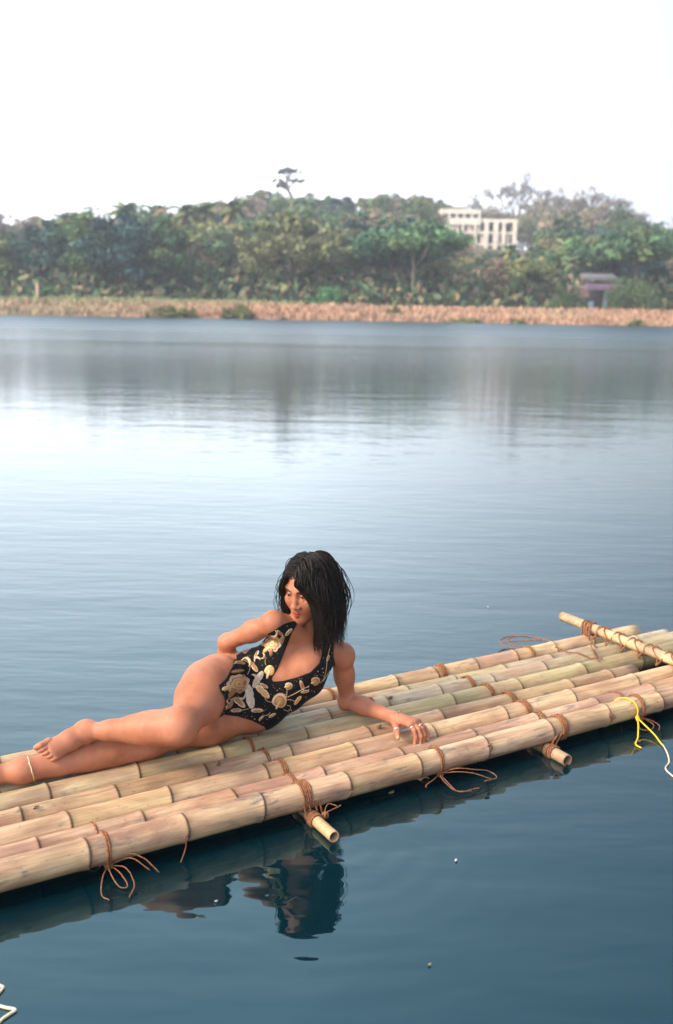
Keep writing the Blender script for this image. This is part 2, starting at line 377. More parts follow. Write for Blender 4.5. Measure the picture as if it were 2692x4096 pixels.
for px, top, D, var, lab in ((487, 190, 296, 0, 'bare tree at the left edge of the bare crowns behind the building'), (516, 185, 304, 1, 'bare tree second from left among the crowns behind the building'), (545, 194, 288, 2, 'bare tree rising just right of the concrete building'), (602, 196, 258, 1, 'bare tree right of the tall bare grey tree'), (574, 191, 270, 2, 'bare tree left of the tall bare grey tree'), (640, 217, 214, 0, 'low bare tree left of the dark round tree at right')):
    named_tree('bare_tree', lab, px, top, D, 'bare', var, rz=px)
for px, top, D, var, lab in ((188, 214, 150, 0, 'coconut palm with pale straight trunk, leftmost of the three palm trunks showing left of centre'),
                             (214, 212, 152, 2, 'coconut palm with the longest pale trunk left of centre'),
                             (232, 210, 158, 0, 'coconut palm just right of the longest pale trunk'),
                             (343, 240, 138, 1, 'leaning coconut palm with slanting trunk near the middle of the wood'),
                             (496, 250, 136, 0, 'coconut palm with drooping crown below the concrete building'),
                             (74, 221, 158, 0, 'palm poking above the left skyline, nearest the bare tree'),
                             (97, 219, 162, 2, 'palm on the left skyline between two taller neighbours'),
                             (120, 211, 160, 1, 'tallest palm top on the left skyline'),
                             (161, 213, 168, 0, 'palm top on the skyline right of the left group'),
                             (560, 262, 134, 2, 'coconut palm above the purple roofed hut'),
                             (630, 255, 138, 0, 'coconut palm at the right above the round bush')):
    named_tree('coconut_palm', lab, px, top, D, 'palm', var, 'coconut palms on the far bank', rz=0 if var else 0.4)

# ------------------------------------------------------------------ the wood on the slope: tree after tree, rank behind rank
SKY = [(-60, 216), (0, 214), (60, 217), (90, 212), (120, 206), (150, 206), (175, 207), (205, 199), (230, 195), (250, 188), (275, 190), (300, 192), (335, 192), (370, 193), (400, 187), (435, 195), (460, 202), (500, 200), (540, 197), (590, 199), (610, 207), (640, 221), (673, 229), (740, 232)]
def skyline(px):
    for (a, p), (b, q) in zip(SKY, SKY[1:]):
        if a <= px <= b: return p + (q - p) * (px - a) / (b - a)
    return 235
zones = ((110, 'left end of the wood'), (225, 'wood behind the palm trunks'), (360, 'wood below the hill crest'), (520, 'wood below the concrete building'), (2000, 'right end of the wood'))
KN = {'green': ('green_tree', 'leafy green tree'), 'dark': ('dark_tree', 'dark green tree'), 'olive': ('olive_tree', 'olive green tree'), 'dry': ('dry_tree', 'brown dry-leaved tree'), 'vivid': ('fresh_tree', 'fresh green tree')}
DEPTH = ((128, 'front rank'), (137, 'front rank'), (148, 'second rank'), (161, 'second rank'), (176, 'middle ranks'), (194, 'middle ranks'), (214, 'upper ranks'), (236, 'upper ranks'), (262, 'topmost rank'), (286, 'topmost rank'))
ntree = 0; wood = []
for D, rank in DEPTH:
    stepx = 5.0 * FPX / D
    px = -50 + random.uniform(0, stepx)
    while px < 725:
        P = px + random.uniform(-0.3, 0.3) * stepx; px += stepx * random.uniform(0.8, 1.2)
        d = D + random.uniform(-5, 5); lim = skyline(P) + random.uniform(2, 9); g = put(P, d)
        room = at(P, lim, d).z - g.z                            # height that keeps the tip under the skyline
        h = min(random.uniform(7.5, 12.5), room)
        if h < 3.0: continue
        if 428 < P < 535 and 232 < d < 262: continue            # clearing round the building
        if 416 < P < 534 and 175 <= d <= 232: h = min(h, at(P, (236 if P < 440 else 236 + (P - 440) * 0.65 if P < 475 else 252) + random.uniform(-2, 3), d).z - g.z)
        if 416 < P < 534 and d < 175: h = min(h, at(P, 251 + random.uniform(0, 14), d).z - g.z)
        if h < 2.5: continue
        if 548 < P < 612 and d < 133: continue                  # the hut stands there
        n_ = noise.noise(Vector((P * 0.012, d * 0.03, 3.0))) + random.uniform(-0.35, 0.35) + (0.22 if d > 200 else 0.0)
        kind = 'dry' if n_ > 0.24 else 'olive' if n_ > 0.02 else 'green' if n_ > -0.26 else 'dark' if random.random() < 0.85 else 'vivid'
        zn = next(z for lim_, z in zones if P < lim_)
        nm, lab = KN[kind]
        wood.append((P, (lab, rank, zn)))
        wood_o = tree(nm, None, g, kind, h, 'trees of the wooded slope', random.uniform(0, 6.28), random.randrange(3)); wood[-1] += (wood_o,); ntree += 1

for k, P in enumerate(np.linspace(422, 566, 13)):             # trees standing behind the building
    d = 277 + 9 * (k % 3); g = put(P, d); h = at(P, 204 + 3 * (k % 4), d).z - g.z; kind = ('dry', 'olive', 'dry', 'green')[k % 4]
    o = tree(KN[kind][0], None, g, kind, h, 'trees of the wooded slope', k, k % 3); wood.append((P, (KN[kind][1], 'on the crest', 'behind the concrete building'), o))
ORD = ('leftmost', 'second', 'third', 'fourth', 'fifth', 'sixth', 'seventh', 'eighth', 'ninth', 'tenth', 'eleventh', 'twelfth', 'thirteenth', 'fourteenth', 'fifteenth', 'sixteenth', 'seventeenth', 'eighteenth')
buckets = {}
for P, key, o in wood: buckets.setdefault(key, []).append((P, o))
for (lab, rank, zn), lst in buckets.items():                  # which one of its like, counted along its rank
    lst.sort(key=lambda q: q[0])
    for k, (P, o) in enumerate(lst):
        o['label'] = '%s, %s, %s' % (lab, rank, zn) + ('' if len(lst) == 1 else ', leftmost such' if k == 0 else ', rightmost such' if k == len(lst) - 1 else ', %s from left' % ORD[min(k, 17)]); o['category'] = 'tree'
# the wood goes on past both ends of the view as one mass
lowp = [leaf_crown('crown', 3.6, 3.5, 3.2, 22, 34, 0.42, 'round', GREEN + OLIVE), leaf_crown('crown', 3.4, 3.4, 2.9, 22, 34, 0.42, 'dome', OLIVE + DRY)]
lowv = []
for me in lowp:
    v_ = np.zeros(len(me.vertices) * 3, np.float32); me.vertices.foreach_get('co', v_); c_ = np.zeros(len(me.vertices) * 4, np.float32); me.color_attributes['tint'].data.foreach_get('color', c_); lowv.append((v_.reshape(-1, 3), c_.reshape(-1, 4)[:, :3]))
V = []; C = []
for D, _ in DEPTH:
    for P in list(np.arange(-520, -55, 6.5 * FPX / D)) + list(np.arange(738, 1200, 6.5 * FPX / D)):
        d = D + random.uniform(-5, 5); g = put(P, d); k = random.uniform(0.9, 1.5); v_, c_ = lowv[random.randrange(2)]
        a = random.uniform(0, 6.28); R_ = np.array([[math.cos(a), -math.sin(a), 0], [math.sin(a), math.cos(a), 0], [0, 0, 1]]); V.append(v_ @ R_.T * k + np.array(g) + (0, 0, 4.0 * k)); C.append(c_ * random.uniform(0.8, 1.2))
V = np.concatenate(V); me = mesh_np('woodland', V, np.arange(len(V)).reshape(-1, 4), False, np.concatenate(C)); me.materials.append(FOLIAGE)
tag(link('woodland', me), 'wood running on beyond both ends of the slope', 'woodland', kind='stuff')
# understorey: one mass of brush that closes the feet of the trees
V = []; C = []
for k in range(13000):
    D = rng.uniform(121, 150); px = rng.uniform(-60, 735) if k < 13000 else rng.choice((-1, 1)) * rng.uniform(0, 440) + (336.5 + 0)
    if 545 < px < 612 and D < 126: continue
    g = put(px, D); hgt = rng.uniform(0.1, 4.2) * min(1, (D - 119) / 8); c = np.array([(0.08, 0.14, 0.065), (0.14, 0.16, 0.075), (0.20, 0.16, 0.10), (0.045, 0.10, 0.06)][rng.integers(4)]) * rng.uniform(0.7, 1.3)
    n = rng.normal(size=3); a = np.cross(n, rng.normal(size=3)); a /= np.linalg.norm(a); b = np.cross(a, n); b /= np.linalg.norm(b); s = rng.uniform(0.25, 0.7)
    q = np.array(g) + (0, 0, hgt + 0.1); V += [q - a * s, q + b * s * 0.6, q + a * s, q - b * s * 0.6]; C += [c] * 4
me = mesh_np('undergrowth', np.array(V), np.arange(len(V)).reshape(-1, 4), False, np.array(C)); me.materials.append(FOLIAGE)
tag(link('undergrowth', me), 'low tangled brush at the feet of the trees', 'undergrowth', kind='stuff')

# ------------------------------------------------------------------ dry reeds along the water, pale grass behind them at the left
def blades(name, label, n, x0, x1, y0, y1, h0, h1, colf, wid, thin=1.0):
    V = np.zeros((n, 4, 3), np.float32); C = np.zeros((n, 4, 3), np.float32)
    X = rng.uniform(x0, x1, n); Yy = y0 + (y1 - y0) * rng.uniform(0, 1, n) ** thin
    for i in range(n):
        x, y = X[i], Yy[i]; z = ground_z(x, y) - 0.05; hh_ = rng.uniform(h0, h1) * (0.82 + 0.3 * noise.noise(Vector((x * 0.25, y * 0.5, 1)))); a = rng.uniform(0, 3.14); w = wid * rng.uniform(0.6, 1.3)
        dx, dy = math.cos(a) * w, math.sin(a) * w; lx, ly = rng.normal(0, 0.16, 2) * hh_
        V[i] = ((x - dx, y - dy, z), (x + dx, y + dy, z), (x + lx + dx * .35, y + ly + dy * .35, z + hh_), (x + lx - dx * .35, y + ly - dy * .35, z + hh_))
        lo, hi = colf(x, y); j = rng.uniform(0.75, 1.25); C[i, :2] = np.array(lo) * j; C[i, 2:] = np.array(hi) * j
    me = mesh_np(name, V.reshape(-1, 3), np.arange(n * 4).reshape(-1, 4), False, C.reshape(-1, 3)); me.materials.append(FOLIAGE)
    return tag(link(name, me), label, name.replace('_', ' '), kind='stuff')
def reed_col(x, y):
    k = noise.noise(Vector((x * 0.07, y * 0.2, 5))); g = noise.noise(Vector((x * 0.11, y * 0.3, 9)))
    hi = Vector((0.46, 0.33, 0.23)).lerp(Vector((0.45, 0.28, 0.19)), min(1, max(0, k * 1.6 + 0.45)))
    lo = Vector((0.34, 0.17, 0.105)).lerp(Vector((0.27, 0.20, 0.11)), min(1, max(0, g * 2 + 0.2)))
    if x < -12: hi = hi.lerp(Vector((0.36, 0.33, 0.22)), min(1, (-12 - x) / 16))
    return lo, hi
blades('dry_reeds', 'band of orange-brown dry reeds along the far waterline', 27000, -80, 80, 101.9, 114, 0.25, 0.75, reed_col, 0.11, 1.2)
blades('meadow_grass', 'pale green grass strip behind the reeds at the left', 6000, -62, -4, 112, 122, 0.4, 0.8, lambda x, y: ((0.13, 0.16, 0.07), (0.27, 0.29, 0.15)), 0.10)
m = NM('sedge_mat')
BUSHES = (('low wide olive bush on the waterline, left of the other waterside bush', 175, 312, 46, 16, 'olive'), ('rounded olive bush on the waterline right of the wide one', 238, 313, 27, 19, 'olive'),
          ('green bush just behind the reeds below the leaning palm', 322, 300, 26, 15, 'vivid'), ('big round green bush right of the hut', 617, 305, 54, 30, 'green'), ('leafy bush half hiding the left side of the hut', 556, 304, 26, 20, 'green'),
          ('low olive tuft on the waterline right of centre', 458, 319, 40, 8, 'olive'), ('small olive tuft on the waterline right of the longer one', 507, 320, 14, 9, 'olive'),
          ('tiny olive sapling in the reeds near the middle', 389, 313, 12, 12, 'olive'), ('olive tuft near the right end of the waterline', 623, 323, 16, 9, 'olive'), ('pale tuft on the waterline beside the rounded bush', 282, 317, 9, 6, 'olive'))
for lab, px, base, wpx, hpx, kind in BUSHES:
    D = 102.0 if 'waterline' in lab else 105.5 if 'reeds near' in lab else 115.0
    g = put(px, D); w = wpx / FPX * D; h = hpx / FPX * D
    if D > 110: h = max(0.6, at(px, base - hpx, D).z - g.z)
    o = empty('bush', g); tag(o, lab, 'bush', 'bushes along the far bank')
    cm = leaf_crown('foliage', w * .62, w * 0.4, h * 0.9, int(16 + wpx * 0.8), 60, 0.15, 'dome', {'olive': ((0.12, 0.135, 0.05), (0.16, 0.165, 0.065)), 'vivid': VIVID, 'green': ((0.06, 0.11, 0.045), (0.075, 0.12, 0.05))}[kind])
    c = link('foliage', cm, None, o); c.location = (0, 0, h * 0.36)
    mb = MB()
    for k in range(5): mb.tube([(0, 0, -0.1), (math.cos(k * 1.3) * w * 0.15, math.sin(k * 1.3) * 0.2, h * 0.3), (math.cos(k * 1.3) * w * 0.3, math.sin(k * 1.3) * 0.3, h * 0.6)], [0.04, 0.03, 0.015], 5)
    mb.build('stem', BARK, o)
# hedge rows in the left meadow
for lab, x0, x1, py, hpx, D in (('clipped green hedge row nearest the left meadow', -6, 86, 291, 6, 122.5), ('second green hedge row behind the left meadow', 8, 118, 286, 5, 126.0)):
    a = put(x0, D); b = put(x1, D); o = empty('hedge', (a + b) / 2); L = (b - a).length
    tag(o, lab, 'hedge'); h = at((x0 + x1) / 2, py - hpx, D).z - o.location.z
    c = link('foliage', leaf_crown('foliage', L / 2, 0.8, h * 0.6, 90, 40, 0.2, 'dome', GREEN + VIVID), None, o); c.location = (0, 0, h * 0.4)
PINK = plain('faded_paint', (0.55, 0.33, 0.24), 0.8, 0.1)
g = put(46, 119.5); o = empty('marker_post', g); tag(o, 'short pale orange post standing in the left meadow', 'post')
mb = MB(); mb.tube([(0, 0, -.2), (0, 0, 1.9)], [0.16, 0.15], 8); mb.build('shaft', PINK, o)
mb = MB(); mb.tube([(0, 0, 1.9), (0, 0, 2.05)], [0.21, 0.17], 8); mb.build('post_cap', PINK, o)

# ------------------------------------------------------------------ unfinished concrete building on the slope
CONC = plain('weathered_concrete', (0.70, 0.63, 0.54), 0.9, 0.2, 0.7)
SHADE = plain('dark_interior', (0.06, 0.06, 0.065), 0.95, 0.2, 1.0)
DB = 250.0
A = at(441, 209, DB); B = at(518, 213, DB); base = at(480, 249, DB)
bo = empty('concrete_building', (A.x, DB, 0)); tag(bo, 'pale unfinished concrete building with open storeys on the wooded hill', 'building')
Wd = B.x - A.x; z3 = A.z; px_m = DB / FPX * 1.02      # metres per pixel there
def bpart(name, c, d, mat=CONC):
    mb = MB(); mb.box(c, d); return mb.build(name, mat, bo, smooth=False)
gz = base.z - 3.0
z_roof1 = z3; z_f2 = at(480, 222, DB).z; z_f1 = at(480, 232, DB).z; z_f0 = at(480, 243, DB).z
WL = Wd * 0.52; dep = 9.0
bpart('roof_slab', (WL / 2, dep / 2, z_roof1 - 0.45), (WL, dep, 1.0))                       # upper block at the left, with a deep parapet
bpart('floor_slab', (WL / 2, dep / 2 - 0.15, z_f2 + 0.1), (WL + 0.2, dep + 0.3, 1.5))
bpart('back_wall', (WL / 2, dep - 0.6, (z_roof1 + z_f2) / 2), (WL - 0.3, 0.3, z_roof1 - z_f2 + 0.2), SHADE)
for k in range(6): bpart('column', (0.25 + k * (WL - 0.5) / 5, 0.3, (z_roof1 - 0.95 + z_f2 + 0.85) / 2), (0.42, 0.42, z_roof1 - 0.95 - z_f2 - 0.85))
bpart('roof_slab', (WL + (Wd - WL) / 2 + 0.3, dep / 2 - 0.3, z_f2 + 0.35), (Wd - WL - 0.3, dep, 0.75))   # lower block at the right
bpart('floor_slab', (Wd / 2, dep / 2 - 0.4, z_f1 - 0.15), (Wd - 1.2, dep - 0.6, 0.55))
bpart('floor_slab', (Wd / 2, dep / 2 - 0.4, z_f0 - 0.3), (Wd - 1.6, dep - 0.6, 0.5))
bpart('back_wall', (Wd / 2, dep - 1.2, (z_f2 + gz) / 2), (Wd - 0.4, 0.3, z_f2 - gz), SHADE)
for x0, x1, za, zb, nm in ((0.1, 4.6, z_f1, z_f2 - 0.7, 'wall_panel'), (6.3, 7.6, z_f1 - 0.1, z_f2 - 0.7, 'wall_panel'), (8.7, 9.6, z_f1 - 0.1, z_f2 - 0.7, 'wall_panel'), (7.4, 8.9, z_f0, z_f1 - 0.45, 'wall_panel'), (9.6, 10.9, z_f0, z_f1 - 0.45, 'wall_panel'), (9.0, 10.4, gz, z_f0 - 0.6, 'wall_panel')):
    bpart(nm, ((x0 + x1) / 2, 0.55, (za + zb) / 2), (x1 - x0, 0.25, zb - za))
for x, w, zt in ((5.3, 0.5, z_f2 - .7), (8.2, 0.5, z_f2 - .7), (10.9, 1.0, z_f2 - .05), (13.1, 1.1, z_f2 - .05), (15.0, 0.8, z_f2 - .05), (17.6, 0.9, z_f2 + 0.75)):
    bpart('column', (x, -0.25, (zt + gz) / 2), (w, 0.5, zt - gz))
for x in (13.95, 16.2): bpart('wall_panel', (x, 0.62, (z_f1 + z_f0) / 2 - 0.2), (0.75, 0.25, z_f1 - z_f0 - 0.6))

# ------------------------------------------------------------------ small hut behind the reeds
TIN = plain('grey_tin', (0.13, 0.125, 0.135), 0.6, 0.25, 1.2); PURPLE = plain('purple_tarp', (0.13, 0.08, 0.13), 0.7, 0.15, 1.0)
THATCH = plain('brown_thatch', (0.17, 0.115, 0.10), 0.95, 0.3, 2.0); BLUEW = plain('pale_blue_board', (0.16, 0.22, 0.28), 0.6, 0.1, 1.0)
DH = 118.0; g = put(580, DH); hut = empty('riverside_hut', g); tag(hut, 'small hut with purple roof, grey upper roof and brown thatched wing', 'hut')
u = DH / FPX * 1.02
def hp(name, x0, x1, y0, y1, mat, dep=1.6, tilt=0.0, off=0.0):
    za = at(580, y1, DH).z - g.z; zb = at(580, y0, DH).z - g.z; mb = MB(); X0, X1 = (x0 - 580) * u, (x1 - 580) * u
    v = [(X0, off, za), (X1, off, za), (X1, off + dep, za + tilt), (X0, off + dep, za + tilt), (X0, off, zb), (X1, off, zb), (X1, off + dep, zb + tilt), (X0, off + dep, zb + tilt)]
    mb.add(v, [(0, 3, 2, 1), (4, 5, 6, 7), (0, 1, 5, 4), (2, 3, 7, 6), (0, 4, 7, 3), (1, 2, 6, 5)]); return mb.build(name, mat, hut, smooth=False)
hp('upper_roof', 571, 602, 277, 279.5, TIN, 2.6, 0.5, 0.3)
for x in (573, 588, 600): hp('post', x, x + 1.0, 279.5, 287, THATCH, 0.12, 0, 0.8)
hp('lower_roof', 572, 601, 286.5, 290, PURPLE, 1.4, 0.45, -0.5)
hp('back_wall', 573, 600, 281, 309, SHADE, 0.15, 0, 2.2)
hp('wing_roof', 556, 574, 288, 297, THATCH, 1.5, 0.3, -0.3)
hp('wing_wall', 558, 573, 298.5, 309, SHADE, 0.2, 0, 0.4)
hp('side_wall', 594.5, 600, 290.5, 309, THATCH, 0.15, 0, 0.3)
hp('door_panel', 588.5, 592.5, 290.5, 308, BLUEW, 0.12, 0, -0.1)
hp('barrel', 575, 579, 301, 309, BLUEW, 0.5, 0, -0.4)

# ------------------------------------------------------------------ river haze
m = NM('river_haze'); m.t.nodes.remove(m.b)
vol = m.n('ShaderNodeVolumePrincipled'); vol.inputs['Color'].default_value = (0.86, 0.92, 1.0, 1); vol.inputs['Density'].default_value = 0.0009; vol.inputs['Anisotropy'].default_value = 0.2
m.l(vol.outputs[0], m.t.nodes['Material Output'].inputs['Volume'])
mb = MB(); mb.box((0, 260, 24.0), (1900, 1400, 52.0)); tag(mb.build('haze', m.m, smooth=False), 'thin pale haze over the river', 'haze', kind='stuff')

# ------------------------------------------------------------------ bamboo raft
# raft frame: +x along the poles (to the right and away), +y across them (away from the camera), z up from the water
RAFT_A = math.radians(58.5)
RAFT_O = Vector((-0.0782, 3.4036, 0.0))
RZ = math.pi / 2 - RAFT_A
raft = empty('bamboo_raft', RAFT_O, RZ); tag(raft, 'raft of pale bamboo poles lashed with brown rope, floating on the river', 'raft')

def bamboo_mat(name, lo, hi, green=0.0, stain=0.5, seed=0.0):
    m = NM(name); co = m.coord('Object', (1, 1, 1), (seed, seed * 0.7, 0))
    streak = m.n('ShaderNodeMapping'); m.l(co, streak.inputs[0]); streak.inputs['Scale'].default_value = (1.3, 26, 26)
    blot = m.n('ShaderNodeMapping'); m.l(co, blot.inputs[0]); blot.inputs['Scale'].default_value = (2.6, 9, 9)
    fib = m.n('ShaderNodeMapping'); m.l(co, fib.inputs[0]); fib.inputs['Scale'].default_value = (6, 130, 130)
    s = m.noise(streak.outputs[0], 1.0, 5, 0.65); b = m.noise(blot.outputs[0], 1.0, 5, 0.6, dist=0.6); fi = m.noise(fib.outputs[0], 1.0, 3, 0.6)
    c = m.ramp(s, [(0.28, lo), (0.5, tuple((a + b_) / 2 for a, b_ in zip(lo, hi))), (0.7, hi)])
    c = m.mix(m.math('MULTIPLY', m.ramp(b, [(0.45, (0, 0, 0)), (0.60, (1, 1, 1))]), 0.72 * stain), c, (0.30, 0.155, 0.105))                  # pinkish brown weathering
    b2 = m.noise(blot.outputs[0], 2.3, 4, 0.6, dist=1.0)
    c = m.mix(m.math('MULTIPLY', m.ramp(b2, [(0.57, (0, 0, 0)), (0.68, (1, 1, 1))]), 0.75 * stain), c, (0.15, 0.145, 0.125))                # grey mould blotches
    b3 = m.noise(co, 3.1, 3, 0.5)
    if green: c = m.mix(m.math('MULTIPLY', m.ramp(b3, [(0.38, (0, 0, 0)), (0.65, (1, 1, 1))]), green), c, (0.34, 0.33, 0.17))
    spk = m.noise(co, 60, 2, 0.5)
    c = m.mix(m.math('MULTIPLY', m.ramp(spk, [(0.68, (0, 0, 0)), (0.74, (1, 1, 1))]), 0.4), c, (0.14, 0.09, 0.06))
    c = m.mix(0.6, c, m.ramp(fi, [(0.3, (0.55, 0.5, 0.45)), (0.7, (1.15, 1.12, 1.1))]), 'MULTIPLY')
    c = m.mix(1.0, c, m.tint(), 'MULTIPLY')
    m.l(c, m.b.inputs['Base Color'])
    m.l(m.ramp(b, [(0.3, (0.42,) * 3), (0.7, (0.7,) * 3)]), m.b.inputs['Roughness'])
    m.l(m.bump(m.math('ADD', m.math('MULTIPLY', s, 0.6), m.math('MULTIPLY', fi, 0.4)), 0.5, 0.0025), m.b.inputs['Normal'])
    m.b.inputs['Specular IOR Level'].default_value = 0.35
    return m.m
BAM = [bamboo_mat('pale_bamboo', (0.40, 0.25, 0.135), (0.66, 0.49, 0.31), 0.0, 1.1, 0.0), bamboo_mat('pink_bamboo', (0.45, 0.27, 0.16), (0.68, 0.49, 0.33), 0.0, 0.9, 3.0),
       bamboo_mat('tan_bamboo', (0.38, 0.235, 0.125), (0.56, 0.40, 0.25), 0.15, 1.1, 7.0), bamboo_mat('greenish_bamboo', (0.40, 0.31, 0.155), (0.56, 0.465, 0.28), 0.5, 0.7, 11.0),
       bamboo_mat('grey_bamboo', (0.42, 0.34, 0.22), (0.60, 0.505, 0.36), 0.35, 0.8, 17.0), bamboo_mat('straw_bamboo', (0.46, 0.295, 0.155), (0.70, 0.52, 0.32), 0.0, 0.7, 23.0)]
RP = random.Random(3)
def bamboo(name, a, b, r0, r1, nodes, mat, bend=0.006, seg=26, label=None, hollow=True, ridge=1.0, phase=0.0):
    """a pole from a to b; every node is a raised lip with a dark line behind it; ends are hollow cuts"""
    a = Vector(a); b = Vector(b); L = (b - a).length; ax = (b - a) / L; side = ax.cross(Vector((0, 0, 1))).normalized(); upv = side.cross(ax)
    st = [(0.0, 0, 1.0)]; prev = 0.0
    ns = sorted(n for n in nodes if 0.03 < n < L - 0.03)
    marks = []
    for n in ns:
        for k in np.arange(prev + 0.03, n - 0.045, 0.03): marks.append((k, 0, 1.0))
        marks += [(n - 0.035, 0.004 * ridge, 1.0), (n - 0.014, 0.30 * ridge, 1.0), (n - 0.006, 0.85 * ridge, 1.0), (n - 0.001, 1.0 * ridge, 0.95), (n + 0.0025, 0.35 * ridge, 0.34), (n + 0.006, -0.15, 0.42), (n + 0.012, 0.10 * ridge, 0.88), (n + 0.03, 0, 1.0)]
        prev = n + 0.03
    for k in np.arange(prev + 0.06, L - 0.02, 0.06): marks.append((k, 0, 1.0))
    st += marks + [(L, 0, 1.0)]
    V = []; F = []; C = []; wob = [RP.uniform(-1, 1) for _ in range(3)]
    tone = {n: (lambda q: (q, q * RP.uniform(.955, 1.02), q * RP.uniform(.90, 1.03)))(RP.uniform(.80, 1.10)) for n in ns + [1e9]}
    tl = {n: (RP.uniform(-.006, .006), RP.uniform(-.006, .006)) for n in ns}
    for i, (s, bump_, dk) in enumerate(st):
        t = s / L; r = r0 + (r1 - r0) * t
        c = a + ax * s + side * bend * math.sin(t * math.pi * 1.7 + wob[0]) + upv * bend * 0.7 * math.sin(t * math.pi * 2.3 + wob[1])
        near = min(ns, key=lambda n: abs(n - s)) if ns else None
        tx, ty = tl[near] if near is not None and abs(near - s) < 0.04 else (0, 0)
        for k in range(seg):
            th = 2 * math.pi * k / seg + phase; rr = r * (1 + 0.012 * math.sin(3 * th + wob[2] * 9 + s * 2)) + 0.0032 * bump_
            V.append(c + ax * (tx * math.cos(th) + ty * math.sin(th)) + (side * math.cos(th) + upv * math.sin(th)) * rr)
            d = dk if dk > 0.9 else min(1.0, dk * (1 + 0.35 * noise.noise(Vector((th * 1.5, s * 40, 0))))); tn = tone[next((q for q in ns if s < q + .002), 1e9)]; dirt = 1 - .30 * max(0, noise.noise(Vector((s * 9 + a.y * 31, th * 1.3, 2)))) - (.22 * math.exp(-((s - near) / .035) ** 2) if near is not None and s > near else 0); low_ = max(0.0, -math.sin(th)); under_shade = 1 - .35 * low_ ** 2  # shade of the pole's underside is painted into its tint
            C.append((d * tn[0] * dirt * (1 - .25 * low_ ** 2), d * tn[1] * (0.97 if dk < 1 else 1) * dirt * under_shade, d * tn[2] * (0.92 if dk < 1 else 1) * dirt * under_shade * (1 - .15 * low_)))
    n = len(st)
    for i in range(n - 1):
        for k in range(seg): F.append((i * seg + k, i * seg + (k + 1) % seg, (i + 1) * seg + (k + 1) % seg, (i + 1) * seg + k))
    for end, sgn in ((0, -1), (n - 1, 1)):                     # thick wall and dark hollow
        ctr = a if end == 0 else b; r = r0 if end == 0 else r1; o = end * seg; bi = len(V)
        for fr, dp, cc in ((0.80, 0.0, 0.9), (0.72, -0.02, 0.22), (0.3, -0.02, 0.15)):
            for k in range(seg):
                V.append(ctr + (V[o + k] - ctr) * fr + ax * sgn * dp); C.append((cc, cc * .93, cc * .85))
        for q, p_ in ((bi, o), (bi + seg, bi), (bi + 2 * seg, bi + seg)):
            for k in range(seg):
                k2 = (k + 1) % seg; F.append((p_ + k, q + k, q + k2, p_ + k2) if sgn < 0 else (p_ + k, p_ + k2, q + k2, q + k))
        F.append(tuple(bi + 2 * seg + k for k in range(seg)))
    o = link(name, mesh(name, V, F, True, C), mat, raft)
    if label: o['label'] = label
    return o
ZC = 0.074
S0 = -1.75
POLES = [  # across, height of axis, radius, right end, nodes along the raft, material, label
    (-0.036, 0.081, 0.0475, 2.75, (-1.52, -1.19, -.86, -.53, -.24, .10, .42, .75, 1.09, 1.42, 1.74, 2.05, 2.4), 0, 'thickest front pole with broken branch stubs at its joints'),
    (0.064, 0.066, 0.046, 2.70, (-1.5, -1.2, -.90, -.55, -.21, .15, .5, .86, 1.2, 1.55, 1.9, 2.2), 1, 'pole half hidden behind the front pole'),
    (0.160, 0.078, 0.050, 2.80, (-1.6, -1.25, -.89, -.53, -.16, .23, .61, .99, 1.38, 1.78, 2.15, 2.5), 5, 'cream pole under the hand'),
    (0.270, 0.076, 0.051, 1.93, (-1.6, -1.27, -.93, -.60, -.26, .09, .45, .82, 1.21, 1.55, 1.8), 2, 'stained tan pole with dark knots'),
    (0.386, 0.077, 0.053, 2.65, (-1.5, -1.16, -.83, -.50, -.17, .20, .56, .94, 1.32, 1.73, 2.1), 3, 'greenish yellow pole'),
    (0.502, 0.076, 0.053, 2.62, (-1.3, -.98, -.65, -.32, .02, .37, .66, .95, 1.25, 1.58, 1.9, 2.2), 4, 'grey-green pole under the elbow'),
    (0.606, 0.062, 0.045, 2.56, (-1.4, -1.1, -.8, -.5, -.2, .27, .55, .83, 1.1, 1.4, 1.7, 2.0, 2.3), 4, 'thin pole low between its neighbours'),
    (0.706, 0.074, 0.046, 2.43, (-1.45, -1.16, -.87, -.5, -.2, .1, .4, .66, .91, 1.14, 1.38, 1.64, 1.9, 2.15), 5, 'rearmost pole')]
for tc, zc, r, end, nd, mi, lab in POLES:
    bamboo('bamboo_pole', (S0 - RP.uniform(0, .15), tc, zc), (end, tc + RP.uniform(-.01, .01), zc), r * 1.03, r * 0.97, [n - S0 + 0.05 for n in nd], BAM[mi], 0.004, label=lab)
# broken branch stubs at joints of the front pole, dark knots on others
STUB = plain('torn_bamboo_fibre', (0.15, 0.085, 0.05), 0.95, 0.7, 90.0)
def branch_stub(s, tc, zc, r, ang, size=0.017):
    mb = MB(); d = Vector((0, math.cos(ang), math.sin(ang))); p = Vector((s, tc, zc)) + d * (r - 0.004)
    mb.tube([p - d * 0.006, p + d * 0.003, p + d * 0.006], [size * 1.1, size * .9, size * 0.45], 9)
    for k in range(9):
        q = p + Vector((RP.uniform(-.6, .6), RP.uniform(-.5, .5), RP.uniform(-.5, .5))) * size + d * 0.008
        mb.tube([q, q + d * RP.uniform(0.003, 0.010) + Vector((RP.uniform(0, .014), 0, RP.uniform(-.012, .006)))], [0.0032, 0.0012], 4)
    mb.build('branch_stub', STUB, raft)
for s, a in ((-.53, math.pi - 0.15), (.10, math.pi - 0.05), (.75, math.pi - 0.45), (1.42, math.pi - 0.3)): branch_stub(s + 0.012, -0.036, 0.081, 0.0475, a, 0.015)
